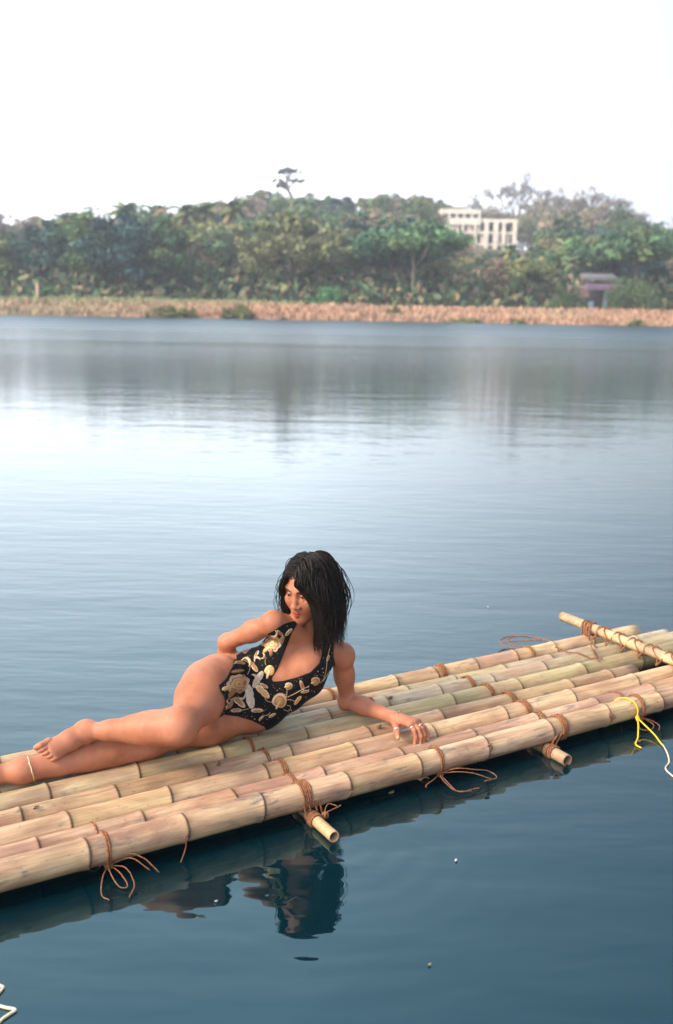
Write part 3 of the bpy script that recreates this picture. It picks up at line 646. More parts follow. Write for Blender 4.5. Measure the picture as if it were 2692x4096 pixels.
for s, tc, z, r in ((-.93, .270, .076, .051), (-.26, .270, .076, .051), (.45, .270, .076, .051), (.66, .502, .076, .053)): branch_stub(s + 0.01, tc, z, r, math.pi / 2 + 0.45, 0.011)
# cross poles: two lie under the raft, their cut ends showing below the front pole; one lies on top at the right
bamboo('cross_pole', (-0.045, -0.245, 0.020), (-0.03, 0.80, 0.000), 0.0205, 0.021, [0.17, 0.5, 0.8], BAM[5], 0.002, 18, 'under-pole whose pale cut end juts out below the front pole near the middle')
bamboo('cross_pole', (1.075, -0.195, 0.018), (1.10, 0.80, 0.000), 0.0245, 0.024, [0.12, 0.45, 0.8], BAM[2], 0.002, 18, 'brown under-pole whose cut end juts out at the right')
bamboo('cross_pole', (2.10, 0.925, 0.155), (2.085, -0.35, 0.155), 0.0255, 0.0245, [0.28, 0.60, 0.9], BAM[5], 0.003, 20, 'slender pole lashed across the top at the right')
bamboo('cross_pole', (0.50, -0.02, -0.012), (0.50, 0.78, -0.012), 0.026, 0.026, [0.4], BAM[2], 0.002, 14, 'hidden under-pole between the two others')
bamboo('cross_pole', (-0.80, 0.0, -0.012), (-0.80, 0.78, -0.012), 0.026, 0.026, [0.4], BAM[2], 0.002, 14, 'hidden under-pole below the feet')

# ropes
m = NM('coir_rope'); co = m.coord('Object')
c = m.ramp(m.noise(co, 160, 3, 0.7), [(0.3, (0.10, 0.035, 0.014)), (0.55, (0.25, 0.10, 0.040)), (0.75, (0.40, 0.19, 0.085))])
m.l(c, m.b.inputs['Base Color']); m.set(Roughness=0.95); m.l(m.bump(m.noise(co, 220, 2), 0.8, 0.003), m.b.inputs['Normal']); ROPE = m.m
def lashing(s, tc, zc, r, turns=3, th=0.0055, spread=None, tilt=0.0, fuzz=14):
    """rope wound round one pole, with a few loose fibres"""
    mb = MB(); spread = spread or turns * th * 1.7
    N = 22 * turns
    for strand in (0,):
        path = []
        for i in range(N + 1):
            a = 2 * math.pi * i / 22; x = s + spread * (i / N - 0.5) + RP.uniform(-.0012, .0012) + tilt * math.cos(a)
            rr = r + th * 0.7 + RP.uniform(-.0007, .0007); path.append((x, tc - math.sin(a) * rr, zc - math.cos(a) * rr))
        mb.tube(path, [th * RP.uniform(0.9, 1.12) for _ in path], 6)
    for k in range(fuzz):
        a = RP.uniform(-1.9, 1.9); p = Vector((s + RP.uniform(-.5, .5) * spread, tc + math.sin(a) * (r + th), zc + math.cos(a) * (r + th)))
        d = Vector((RP.uniform(-1, 1), math.sin(a) + RP.uniform(-.5, .5), math.cos(a) + RP.uniform(-.5, .5))) * RP.uniform(0.006, 0.016); mb.tube([p, p + d * .6, p + d + Vector((0, 0, -.003))], [0.0009, 0.0008, 0.0004], 3)
    return mb.build('rope_lashing', ROPE, raft)
Pd = {k + 1: POLES[k][:3] for k in range(8)}
for row, lst in (((-0.035), ((1, 5, -.02), (2, 2, -.01), (3, 3, 0), (4, 2, -.012), (5, 2, -.02))), ((1.135), ((1, 4, .035), (2, 2, .02), (3, 4, .015), (4, 3, .025), (5, 3, 0), (6, 3, -.015), (8, 4, -.02))),
                 ((0.52), ((1, 2, .015), (6, 1, 0.07), (8, 2, -.02))), ((-0.775), ((1, 2, 0), (2, 1, 0))), ((1.61), ((1, 2, 0.02), (2, 1, .01), (8, 2, .06)))):
    for k, turns, ds in lst: lashing(row + ds, *Pd[k], turns=turns, th=0.0043 if k > 1 else 0.0048)
lashing(-.62, *Pd[8], turns=3)
def rope(name, pts, r, n=8, wob=0.0, label=None, parent=raft, mat=ROPE, seg=6):
    P = spline(pts, n)
    if wob: P = [p + Vector((RP.uniform(-wob, wob), RP.uniform(-wob, wob), RP.uniform(-wob, wob))) for p in P]
    mb = MB(); mb.tube(P, [r * RP.uniform(0.85, 1.12) for _ in P], seg); o = mb.build(name, mat, parent)
    if label: o['label'] = label
    return o
# lashings run on round the jutting cross-pole ends
for s, t_, z_, r_ in ((-0.042, -0.098, 0.018, 0.0205), (1.08, -0.095, 0.018, 0.0245)):
    for dt in (0, 0.012, 0.022):
        mb = MB(); mb.tube([(s + math.cos(a) * (r_ + .004), t_ - dt + RP.uniform(-.003, .003), z_ + math.sin(a) * (r_ + .004)) for a in np.linspace(0, 2 * math.pi, 17)[:-1]], 0.0045, 6, closed=True); mb.build('rope_lashing', ROPE, raft)
for s in (-0.075, -0.055, -.03, -.012): rope('rope_lashing', [(s, -.086, .080), (s + .005, -.089, .05), (s + .010, -.096, .018)], 0.0045, 5)
for s in (1.10, 1.125): rope('rope_lashing', [(s + .02, -.086, .078), (s - .01, -.089, .045), (s - .025, -.096, .016)], 0.0045, 5)
# knots with loose bows below the front pole
def knot(s, z=0.038, t_=-0.062):
    mb = MB()
    for k in range(4):
        a = k * 1.1; mb.tube([(s + 0.011 * math.cos(q) * math.cos(a), t_ - 0.008 + 0.009 * math.cos(q) * math.sin(a), z + 0.011 * math.sin(q)) for q in np.linspace(0, 6.28, 11)[:-1]], 0.0042, 5, closed=True)
    mb.build('rope_knot', ROPE, raft)
for s in (-0.775, 0.535): knot(s)
def bow(s, pts, lab=None): rope('rope_bow', [(s + x, -0.066 + y, max(0.038 + z * 1.6, .003)) for x, y, z in pts], 0.0020, 8, 0.0006, lab)
bow(-.775, [(0, 0, 0), (-.035, -.05, -.004), (-.06, -.11, -.016), (-.045, -.14, -.02)]); bow(-.775, [(0, 0, 0), (-.01, -.05, .0), (.0, -.10, -.014), (.025, -.105, -.015), (.02, -.05, -.004), (0, 0, 0)])
bow(-.775, [(0, 0, 0), (.04, -.05, .002), (.045, -.11, -.014), (.01, -.16, -.018)], None); bow(-.775, [(0, 0, 0), (.05, -.02, .022), (.10, -.05, .012), (.135, -.09, -.012)]); bow(-.775, [(0, 0, 0), (.06, -.03, .014), (.09, -.06, .004), (.11, -.075, -.008)])
bow(.535, [(0, 0, 0), (-.05, -.03, .0), (-.09, -.04, -.004), (-.10, -.05, -.008)]); bow(.535, [(0, 0, 0), (-.015, -.06, .0), (.0, -.12, -.014), (.07, -.125, -.016), (.09, -.13, -.016)], 'curled rope end under the front pole'); bow(.535, [(0, 0, 0), (.05, -.04, .016), (.12, -.06, .008), (.19, -.06, -.006), (.20, -.10, -.014), (.14, -.10, -.014)])
bow(.535, [(0, 0, 0), (.05, -.05, .01), (.11, -.08, .004), (.17, -.11, -.012)]); bow(.535, [(0, 0, 0), (-.03, -.06, .004), (-.01, -.11, -.012), (.05, -.135, -.016)])
knot(1.63); bow(1.63, [(0, 0, 0), (-.03, -.02, -.004), (-.05, -.05, -.014), (-.01, -.07, -.016), (.03, -.05, -.012), (.01, -.01, 0)]); bow(1.63, [(0, 0, 0), (.02, -.03, 0), (.05, -.06, -.012), (.02, -.09, -.016)])
knot(-.005, .03, -.11); bow(-.03, [(.02, -.05, 0), (.05, -.03, .012), (.07, -.06, .012)]); bow(-.03, [(.02, -.05, 0), (.06, -.05, .004), (.085, -.06, .012)])
rope('rope_tail', [(-.515, -.082, .06), (-.525, -.095, .035), (-.55, -.115, .006)], 0.002, 6, 0.0004)
# the top cross pole is bound down by one rope running zigzag along it
for t_, n_ in ((0.735, 4), (0.70, 2)):
    for k in range(n_):
        tt = t_ - 0.010 * k
        mb = MB(); mb.tube([(2.095 + math.cos(a) * 0.033 * (1.05 + .1 * (k % 2)), tt + 0.012 * math.sin(a + k), (0.125 if math.sin(a) < 0 else 0.155) + math.sin(a) * (0.030 if math.sin(a) > 0 else 0.07)) for a in np.linspace(0, 2 * math.pi, 21)[:-1]], 0.0046, 6, closed=True); mb.build('rope_lashing', ROPE, raft)
ttop = [0.65, 0.55, 0.45, 0.34, 0.22, 0.11, 0.0]
for a, b in zip(ttop, ttop[1:]):
    m_ = (a + b) / 2
    rope('rope_lashing', [(2.055, a + .01, .108), (2.064, a - .01, .140), (2.080, a - .02, .176), (2.096, a - .025, .185), (2.112, a - .032, .178), (2.126, a - .04, .150), (2.13, a - .045, .108)], 0.0042, 5, 0.0006)
    rope('rope_lashing', [(2.128, a - .04, .108), (2.124, m_ - .02, .158), (2.106, m_ - .01, .182), (2.09, m_, .185), (2.074, m_ - .005, .176), (2.062, b + .015, .145), (2.055, b + .01, .108)], 0.0040, 5, 0.0006)
# loose twine lying over the poles and a loop standing off the rear pole
rope('loose_twine', [(1.78, .64, .125), (1.80, .58, .118), (1.76, .53, .134), (1.80, .49, .134), (1.83, .45, .12), (1.80, .40, .137), (1.84, .37, .136)], 0.0035, 8, 0.001)
rope('loose_twine', [(2.02, .62, .118), (1.95, .56, .132), (1.9, .5, .135), (1.87, .45, .12), (1.80, .36, .137)], 0.0035, 8, 0.001)
rope('rope_loop', [(1.86, .74, .085), (1.80, .86, .04), (1.75, .97, .03), (1.79, 1.06, .035), (1.89, 1.06, .04), (1.955, .95, .05), (1.93, .82, .075), (1.90, .74, .09)], 0.0032, 8, 0.001, 'thin loop of twine standing off the rear pole over the water')
rope('rope_loop', [(1.87, .74, .085), (1.79, .90, .045), (1.80, 1.02, .04), (1.90, 1.02, .05), (1.94, .90, .06), (1.91, .74, .09)], 0.0028, 8, 0.001)
rope('rope_loop', [(1.77, 1.02, .035), (1.86, .98, .04), (1.96, .90, .055)], 0.0028, 8, 0.001)

# yellow cord tied to the front pole, running off over the water
YEL = plain('yellow_nylon', (0.80, 0.50, 0.03), 0.5, 0.15, 60.0); PALE = plain('bleached_nylon', (0.62, 0.55, 0.38), 0.6, 0.2, 60.0)
def ycord(pts, r, mat, n=10): 
    mb = MB(); mb.tube(spline([raft_w(p) for p in pts], n), r, 6); return mb
def raft_w(p):
    c, s = math.cos(RZ), math.sin(RZ); return Vector((RAFT_O.x + c * p[0] - s * p[1], RAFT_O.y + s * p[0] + c * p[1], p[2]))
yo = empty('yellow_cord', raft_w((1.575, -0.13, 0.05))); tag(yo, 'thin yellow cord knotted round the front pole at the right, trailing into the water', 'cord')
def ypart(name, pts, mat, r=0.0034, closed=False):
    mb = MB(); mb.tube([p - yo.location for p in spline([raft_w(p) for p in pts], 10)], r, 6); return mb.build(name, mat, yo)
ypart('loop_round_pole', [(1.53, .008, .10), (1.545, -.01, .124), (1.565, -.036, .1325), (1.58, -.066, .122), (1.587, -.085, .095), (1.585, -.088, .060)], YEL)
ypart('loose_end', [(1.585, -.089, .055), (1.57, -.11, .035), (1.51, -.165, .012), (1.46, -.20, .006), (1.455, -.235, .004)], YEL)
ypart('running_end', [(1.585, -.089, .055), (1.595, -.125, .034), (1.585, -.19, .016), (1.565, -.235, .008), (1.55, -.27, .005)], YEL)
ypart('faded_running_end', [(1.55, -.27, .005), (1.505, -.33, .004), (1.45, -.385, .004), (1.39, -.42, .004), (1.36, -.49, .004), (1.33, -.60, .004), (1.30, -.75, .004)], PALE)
mb = MB()
for k in range(3): mb.tube([raft_w((1.585 + .009 * math.cos(a), -.091 + .006 * math.sin(a + k), .055 + .009 * math.sin(a + k * .8))) - yo.location for a in np.linspace(0, 6.28, 10)[:-1]], 0.0034, 5, closed=True)
mb.build('knot', YEL, yo)
# pale scalloped cord in the near left corner, drifting on the water
cp = [(-.93, 2.46), (-.905, 2.42), (-.873, 2.40), (-.862, 2.394), (-.866, 2.372), (-.872, 2.345), (-.856, 2.325), (-.83, 2.315), (-.803, 2.308), (-.812, 2.292), (-.826, 2.270), (-.832, 2.24), (-.82, 2.21), (-.80, 2.20)]
mb = MB(); o = empty('drifting_cord', (-.86, 2.35, 0)); tag(o, 'cream coloured cord in wavy bends on the water at the lower left corner', 'cord')
mb.tube([p - Vector((-.86, 2.35, 0)) for p in spline([(x, y, .004) for x, y in cp], 6)], 0.0042, 6); mb.build('strand', PALE, o)
# bits drifting on the water
LEAF = plain('dead_leaf', (0.30, 0.26, 0.13), 0.7, 0.3, 30.0); FOAM = plain('pale_scrap', (0.62, 0.62, 0.60), 0.7, 0.1, 30.0)
for lab, x, y, s, mat, nm in (('dead leaf floating in the shade beside the front pole', .2226, 3.531, .018, LEAF, 'floating_leaf'), ('white petal floating on open water right of the reflection', .414, 3.063, .008, FOAM, 'floating_petal'), ('white petal floating below the left rope bow', -.348, 2.806, .006, FOAM, 'floating_petal'), ('tiny dry leaf floating near the bottom of the picture', .28, 2.52, .008, LEAF, 'floating_leaf'), ('pale petal on the water left of the slender cross pole', .93, 5.95, .010, FOAM, 'floating_petal')):
    n = 10; v = [(0, 0, .003)] + [(s * math.cos(a) * (1 + .25 * math.cos(a)), s * .5 * math.sin(a), .0035 + .002 * math.sin(2 * a)) for a in np.linspace(0, 6.28, n + 1)[:-1]] + [(0, 0, .0)]
    f = [(0, 1 + k, 1 + (k + 1) % n) for k in range(n)] + [(n + 1, 1 + (k + 1) % n, 1 + k) for k in range(n)]
    o = link(nm, mesh(nm, v, f), mat); o.location = (x, y, 0.002); o.rotation_euler = (0, 0, random.uniform(0, 3)); tag(o, lab, 'leaf' if 'leaf' in nm else 'petal')

# ------------------------------------------------------------------ the woman on the raft (modelled in the raft's frame)
def A3(*p): return np.array(p, float)
def unit(v): v = np.asarray(v, float); return v / np.linalg.norm(v)
# ---- distance shapes: each is (function, centre box, blend)
def cap(a, b, ra, rb, k=0.02):
    a = A3(*a); b = A3(*b); ab = b - a; L2 = ab @ ab
    def f(P):
        h = np.clip(((P - a) @ ab) / L2, 0, 1); return np.linalg.norm(P - a - h[..., None] * ab, axis=-1) - (ra + (rb - ra) * h)
    r = max(ra, rb); return f, np.minimum(a, b) - r, np.maximum(a, b) + r, k
def ell(c, r, ax=None, k=0.02):
    c = A3(*c); r = A3(*r); M = np.eye(3) if ax is None else np.array([unit(v) for v in ax])
    def f(P):
        q = (P - c) @ M.T / r; k0 = np.linalg.norm(q, axis=-1) + 1e-9; k1 = np.linalg.norm(q / r, axis=-1) + 1e-9; return k0 * (k0 - 1) / k1
    R = r.max(); return f, c - R, c + R, k
def ecap(a, b, wa, wb, da, db, lat, k=0.03):
    """tapered link of elliptic section: w along lat, d across"""
    a = A3(*a); b = A3(*b); ab = b - a; L = np.linalg.norm(ab); ax = ab / L; l = np.asarray(lat, float); l = unit(l - (l @ ax) * ax); fr = np.cross(ax, l)
    def f(P):
        v = P - a; h = np.clip((v @ ax) / L, 0, 1); w = wa + (wb - wa) * h; d = da + (db - da) * h; q = v - h[..., None] * ab
        x = (q @ l) / w; y = (q @ fr) / d; z = (q @ ax) / d; k0 = np.sqrt(x * x + y * y + z * z) + 1e-9; k1 = np.sqrt((x / w) ** 2 + (y / d) ** 2 + (z / d) ** 2) + 1e-9
        return k0 * (k0 - 1) / k1
    r = max(wa, wb, da, db); return f, np.minimum(a, b) - r, np.maximum(a, b) + r, k
def chain(pts, rad, k=0.02): return [cap(p, q, r, s, k) for p, q, r, s in zip(pts, pts[1:], rad, rad[1:])]
def smin(a, b, k):
    h = np.clip(0.5 + 0.5 * (b - a) / k, 0, 1); return b + (a - b) * h - k * h * (1 - h)
def smax(a, b, k): return -smin(-a, -b, k)
class Cut:
    def __init__(s, prim): s.p = prim
def eval_pts(prims, P):
    d = np.full(P.shape[:-1], 9.0)
    for pr in prims:
        if isinstance(pr, Cut): d = smax(d, -pr.p[0](P), pr.p[3])
        else: d = smin(d, pr[0](P), pr[3])
    return d
def eval_grid(prims, o, n, h):
    d = np.full(n, 9.0, np.float32)
    for pr in prims:
        q = pr.p if isinstance(pr, Cut) else pr
        f, lo, hi, k = q; m_ = k + 0.03
        i0 = np.clip(np.floor((lo - m_ - o) / h).astype(int), 0, n); i1 = np.clip(np.ceil((hi + m_ - o) / h).astype(int) + 1, 0, n)
        if (i1 <= i0).any(): continue
        ax = [o[j] + h * np.arange(i0[j], i1[j]) for j in range(3)]
        P = np.stack(np.meshgrid(*ax, indexing='ij'), -1); sl = tuple(slice(a, b) for a, b in zip(i0, i1)); v = f(P)
        d[sl] = smax(d[sl], -v, k) if isinstance(pr, Cut) else smin(d[sl], v, k)
    return d
def surface_nets(d, o, h):
    """dual surface of the zero level"""
    s = d < 0; n = np.array(d.shape); c = s[:-1, :-1, :-1].astype(np.int8)
    cnt = sum(s[i:n[0] - 1 + i, j:n[1] - 1 + j, k:n[2] - 1 + k].astype(np.int8) for i in (0, 1) for j in (0, 1) for k in (0, 1))
    act = (cnt > 0) & (cnt < 8); idx = -np.ones(act.shape, np.int32); cells = np.argwhere(act); idx[act] = np.arange(len(cells))
    acc = np.zeros((len(cells), 3)); num = np.zeros(len(cells)); ofs = [(i, j, k) for i in (0, 1) for j in (0, 1) for k in (0, 1)]
    val = {c_: d[cells[:, 0] + c_[0], cells[:, 1] + c_[1], cells[:, 2] + c_[2]] for c_ in ofs}
    for a in ofs:
        for ax in range(3):
            if a[ax] == 1: continue
            b = list(a); b[ax] = 1; b = tuple(b); va, vb = val[a], val[b]; m_ = (va < 0) != (vb < 0)
            t = np.where(m_, va / np.where(m_, va - vb, 1), 0); p = np.tile(np.array(a, float), (len(cells), 1)); p[:, ax] += t
            acc[m_] += p[m_]; num[m_] += 1
    V = o + h * (cells + acc / num[:, None]); F = []
    for ax in range(3):
        u, v = [(1, 2), (2, 0), (0, 1)][ax]; sl0 = [slice(None)] * 3; sl1 = [slice(None)] * 3; sl0[ax] = slice(0, -1); sl1[ax] = slice(1, None)
        a, b = s[tuple(sl0)], s[tuple(sl1)]; e = np.argwhere(a != b); e = e[(e[:, u] > 0) & (e[:, v] > 0) & (e[:, u] < n[u] - 1) & (e[:, v] < n[v] - 1)]
        du = np.zeros(3, int); dv = np.zeros(3, int); du[u] = 1; dv[v] = 1
        q = np.stack([idx[tuple((e - x).T)] for x in (du + dv, dv, 0 * du, du)], 1); ins = a[tuple(e.T)]
        q[~ins] = q[~ins][:, ::-1]; F.append(q[(q >= 0).all(1)])
    return V, np.concatenate(F)

# ---- joints, in metres: along the raft, across it, above the water
SH_L = A3(.387, .42, .385); SH_R = A3(.062, .405, .578); NECK = A3(.245, .450, .492)
EL_L = A3(.448, .468, .160); WR_L = A3(.502, .205, .172); EL_R = A3(-.050, .590, .463); WR_R = A3(-.01, .665, .27)
HIP_R = A3(-.162, .430, .386); HIP_L = A3(.030, .480, .226); KN_R = A3(-.412, .205, .326); AN_R = A3(-.681, .440, .274)
KN_L = A3(-.455, .445, .180); AN_L = A3(-.905, .455, .168)
VIEW = unit(A3(.466, .817, -.338))                       # the way the front of the body is seen
LATC = unit(SH_L - SH_R)
CR = A3(.8697, -.4935, .0063); CU = A3(.1618, .2971, .9411); C0 = A3(.12, .40, .37)
def PT(x, y, dep=0.0): return C0 + CR * x + CU * y + VIEW * dep      # right, up, away, as the torso faces
sec = [(PT(-.180, -.088, .085), CR * .198 - CU * .272, .160, .118), (PT(-.116, -.060, .075), CR * .211 - CU * .229, .148, .108), (PT(-.032, -.030, .070), CR * .218 - CU * .177, .130, .094),
       (PT(.020, .018, .062), CR * .25 - CU * .179, .138, .096), (PT(.060, .078, .060), CR * .256 - CU * .141, .132, .090)]
torso = [ecap(a[0], b[0], a[2], b[2], a[3], b[3], a[1] + b[1], 0.035) for a, b in zip(sec, sec[1:])]
front = -VIEW
torso += [cap(SH_R, SH_L, .048, .048, .03), cap(SH_R * .55 + SH_L * .45 + A3(0, .03, .0), NECK + A3(.0, .015, .02), .055, .052, .04)]
torso += [cap(NECK + A3(-.005, .01, .03), SH_L + A3(-.02, .01, .01), .036, .030, .035), cap(NECK + A3(-.005, .01, .03), SH_R + A3(.02, .01, -.005), .036, .030, .035)]
# bust, collar bones, buttocks, belly
BR_R = PT(-.030, .088, .020); BR_L = PT(.082, .022, .022)
torso += [ell(BR_R + front * .018, (.066, .066, .062), None, .035), ell(BR_L + front * .018, (.066, .066, .062), None, .035)]
CB = NECK + front * .062 + A3(-.012, 0, -.02)
torso += [cap(CB, SH_L + front * .036 + A3(-.02, 0, .018), .011, .010, .018), cap(CB + A3(-.02, 0, .012), SH_R + front * .036 + A3(.02, 0, .0), .011, .010, .018)]
torso += [ell(A3(.075, .545, .235), (.100, .085, .10), None, .05), ell(A3(-.085, .515, .335), (.095, .085, .090), None, .05)]
# ---- head
HEAD_G = unit(A3(-.865, -.43, -.25)); HEAD_U = A3(0, 0, 1) - HEAD_G * HEAD_G[2]; HEAD_U = unit(HEAD_U); HEAD_L = np.cross(HEAD_U, HEAD_G)
HS = 1.01; HEAD_O = A3(.126, .360, .687) - HEAD_G * .098 * HS - HEAD_U * .008 * HS
def hd(x, y, z): return HEAD_O + (HEAD_L * x + HEAD_G * y + HEAD_U * z) * HS
HAX = (HEAD_L, HEAD_G, HEAD_U)
def hell(c, r, k): return ell(hd(*c), tuple(v * HS for v in r), HAX, k * HS)
def hcap(a, b, ra, rb, k): return cap(hd(*a), hd(*b), ra * HS, rb * HS, k * HS)
head = [hell((0, -.014, .036), (.071, .092, .080), .02), hell((0, .030, -.022), (.063, .061, .086), .03)]
for s in (-1, 1):
    head += [hcap((s * .050, .004, -.042), (s * .014, .066, -.094), .021, .018, .03), hell((s * .041, .055, -.030), (.025, .026, .027), .035), hcap((s * .012, .081, .024), (s * .044, .070, .026), .010, .010, .018)]
head += [hell((0, .074, -.100), (.019, .016, .015), .024), hell((0, .072, -.066), (.026, .022, .022), .022)]
for s in (-1, 1): head += [Cut(hell((s * .031, .092, .004), (.0175, .016, .0115), .012))]
for s in (-1, 1): head += [hcap((s * .016, .0815, .0050), (s * .031, .0885, .0100), .0032, .0040, .004), hcap((s * .031, .0885, .0100), (s * .047, .0760, .0055), .0036, .0030, .004), hcap((s * .016, .0810, -.0010), (s * .031, .0855, -.0085), .0028, .0032, .004), hcap((s * .031, .0855, -.0085), (s * .047, .0750, -.0005), .0032, .0028, .004)]
head += [hcap((0, .085, .012), (0, .101, -.030), .0072, .0105, .014), hell((0, .105, -.036), (.0120, .0105, .0100), .008)]
for s in (-1, 1): head += [hell((s * .0140, .096, -.039), (.0085, .010, .0075), .007), Cut(hell((s * .007, .101, -.0465), (.0045, .006, .003), .004))]
lips = [hcap((-.025, .082, -.0670), (-.007, .0965, -.0625), .0038, .0060, .005), hcap((-.007, .0965, -.0625), (.007, .0965, -.0625), .0060, .0060, .005), hcap((.007, .0965, -.0625), (.025, .082, -.0670), .0060, .0038, .005),
        hcap((-.022, .082, -.0705), (0, .0945, -.0760),   .0046, .0080, .005), hcap((0, .0945, -.0760), (.022, .082, -.0705), .0080, .0046, .005)]
head += lips
neck = [cap(hd(0, -.022, -.045), NECK + A3(0, .012, 0), .050, .054, .035), cap(hd(.035, -.02, -.05), CB + A3(.0, .0, .0), .016, .013, .02), cap(hd(-.035, -.02, -.05), CB + A3(-.02, 0, .012), .016, .013, .02)]
trunk = list(torso); torso = torso + neck + head
# ---- limbs
def leg(hip, kn, an, bulge, calf, g=1.0):
    d = unit(an - kn); t = unit(kn - hip); return [cap(hip, hip + (kn - hip) * .5, .096 * g, .080 * g, .03), cap(hip + (kn - hip) * .5, kn, .080 * g, .056, .03), ell(hip + (kn - hip) * .42 + bulge, (.080 * g, .078 * g, .078 * g), None, .07),
        ell(kn + unit(bulge - t * .01) * .010, (.050, .050, .048), None, .04), cap(kn, kn + (an - kn) * .30, .051, .048, .04), cap(kn + (an - kn) * .30, kn + (an - kn) * .72, .048, .034, .04), cap(kn + (an - kn) * .72, an, .034, .029, .03), ecap(kn + (an - kn) * .16 + calf, kn + (an - kn) * .46 + calf, .044, .039, .044, .039, calf, .06)]
leg_r = [ell(HIP_R * .76 + KN_R * .24 + A3(-.006, .02, .022), (.086, .086, .084), None, .08)] + leg(HIP_R, KN_R, AN_R, A3(-.01, -.012, .018), A3(.008, .014, -.008), 0.97)
TO_R = A3(-.808, .418, .242)
fd = unit(TO_R - AN_R); fw = unit(A3(.10, -.42, -.78)); fw = unit(fw - (fw @ fd) * fd); fu = np.cross(fw, fd); fu = fu if fu @ front > 0 else -fu
def foot(an, to, w, u, toes=True, sgn=1):
    d = unit(to - an); L = np.linalg.norm(to - an)
    P = [ell(an, (.034, .034, .034), None, .03), ell(an - d * .008 - u * .026, (.029, .029, .029), None, .035), ecap(an - d * .01, an + d * L * .45, .033, .035, .033, .025, w, .025), ecap(an + d * L * .45, to, .036, .037, .025, .016, w, .02)]
    if toes:
        for i in range(5):
            q = to + w * (.033 - .0162 * i) * sgn + d * (.006 - .004 * i); r = (.0112, .0080, .0076, .0072, .0068)[i]; l = (.036, .037, .034, .029, .024)[i]
            P += [cap(q - d * .012, q + d * l * .6 + u * .004, r * 1.05, r, .003), cap(q + d * l * .6 + u * .004, q + d * l - u * .006, r, r * .95, .003)]
    return P
leg_r += foot(AN_R, TO_R, fw, fu, True, -1)
leg_l = [cap(KN_L * .5 + AN_L * .5, AN_L, .043, .038, .05)] + leg(HIP_L, KN_L, AN_L, A3(.0, -.004, .0), A3(0, .010, -.005))
TO_L = A3(-1.10, .50, .165); dl = unit(TO_L - AN_L); wl_ = unit(np.cross(A3(0, 0, 1), dl)); leg_l += foot(AN_L, TO_L, A3(0, 0, 1), A3(0, -1, 0), True, 1)
arm_l = [ell(SH_L, (.044, .044, .045), None, .03)] + chain([SH_L, SH_L * .5 + EL_L * .5, EL_L], [.041, .0375, .0325], .02) + chain([EL_L, EL_L * .68 + WR_L * .32 + A3(.003, 0, .002), WR_L], [.034, .0365, .0245], .02) + [ell(EL_L + A3(0, .006, -.004), (.034, .034, .030), None, .02), ell(SH_L * .62 + EL_L * .38 + front * .006, (.036, .036, .040), None, .03)]
arm_r = [ell(SH_R, (.044, .044, .044), None, .03)] + chain([SH_R, SH_R * .5 + EL_R * .5, EL_R], [.041, .0365, .032], .02) + chain([EL_R, EL_R * .68 + WR_R * .32, WR_R], [.033, .036, .025], .02) + [ell(SH_R * .6 + EL_R * .4 + A3(0, 0, .004), (.037, .037, .038), None, .03)]
# ---- hands: palm, four fingers bent over the pole, thumb off the palm's side
def hand(wr, kn, seg, thumb, pr=.016):
    P = []
    for q in kn: P += [cap(wr, q, .021, .0135, .012)]
    P += [cap(kn[0], kn[3], .0135, .0115, .01)]
    out = [P]
    for q, s in zip(kn, seg):
        f = []; pts = [q] + list(s); rr = [.0105, .0094, .0086, .0074]
        for a, b, ra, rb in zip(pts, pts[1:], rr, rr[1:]): f.append(cap(a, b, ra, rb, .004))
        out.append(f)
    t = [cap(a, b, ra, rb, .006) for a, b, ra, rb in zip(thumb, thumb[1:], (.019, .0135, .0115), (.0135, .0115, .0085))]
    return out, t
K_L = [A3(.513, .108, .178), A3(.529, .106, .182), A3(.545, .110, .180), A3(.558, .118, .174)]
S_L = [(A3(.517, .083, .160), A3(.519, .072, .135), A3(.512, .070, .110)), (A3(.536, .080, .163), A3(.539, .066, .137), A3(.534, .064, .108)), (A3(.555, .083, .161), A3(.558, .070, .136), A3(.551, .068, .109)), (A3(.573, .093, .158), A3(.580, .080, .138), A3(.574, .073, .115))]
TH_L = [WR_L + A3(-.004, -.012, -.004), A3(.478, .150, .158), A3(.461, .118, .150), A3(.448, .094, .140)]
fing_l, thumb_l = hand(WR_L, K_L, S_L, TH_L)
hd_d = unit(A3(.10, .02, -.12)); K_R = [WR_R + hd_d * .075 + A3(0, .012 * (1.5 - i), 0) for i in range(4)]; S_R = [tuple(K_R[i] + hd_d * l for l in (.032, .052, .066)) for i in range(4)]
fing_r, thumb_r = hand(WR_R, K_R, S_R, [WR_R, WR_R + hd_d * .03 + A3(0, .03, .01), WR_R + hd_d * .055 + A3(0, .042, .012), WR_R + hd_d * .075 + A3(0, .045, .01)])
def total(o, n, h, suit=False):
    n = np.array(n); T = eval_grid(trunk + neck[:1] if suit else torso, o, n, h)
    lr = eval_grid(leg_r, o, n, h); ll = eval_grid(leg_l, o, n, h); D = np.minimum(smin(T, lr, .045), smin(T, ll, .045))
    if suit: return D
    al = eval_grid(arm_l, o, n, h); ar = eval_grid(arm_r, o, n, h)
    hl = eval_grid(fing_l[0], o, n, h); al = smin(al, hl, .012); tl = eval_grid(thumb_l, o, n, h); al = smin(al, tl, .008)
    for f in fing_l[1:]: al = smin(al, eval_grid(f, o, n, h), .0025)
    hr = eval_grid(fing_r[0] + thumb_r, o, n, h); ar = smin(ar, hr, .012)
    for f in fing_r[1:]: ar = smin(ar, eval_grid(f, o, n, h), .0025)
    D = np.minimum(D, smin(T, al, .03)); D = np.minimum(D, smin(T, ar, .014)); return D
def block(lo, hi, h, suit=False):
    o = A3(*lo); n = np.ceil((A3(*hi) - o) / h).astype(int) + 1; return total(o, n, h, suit), o
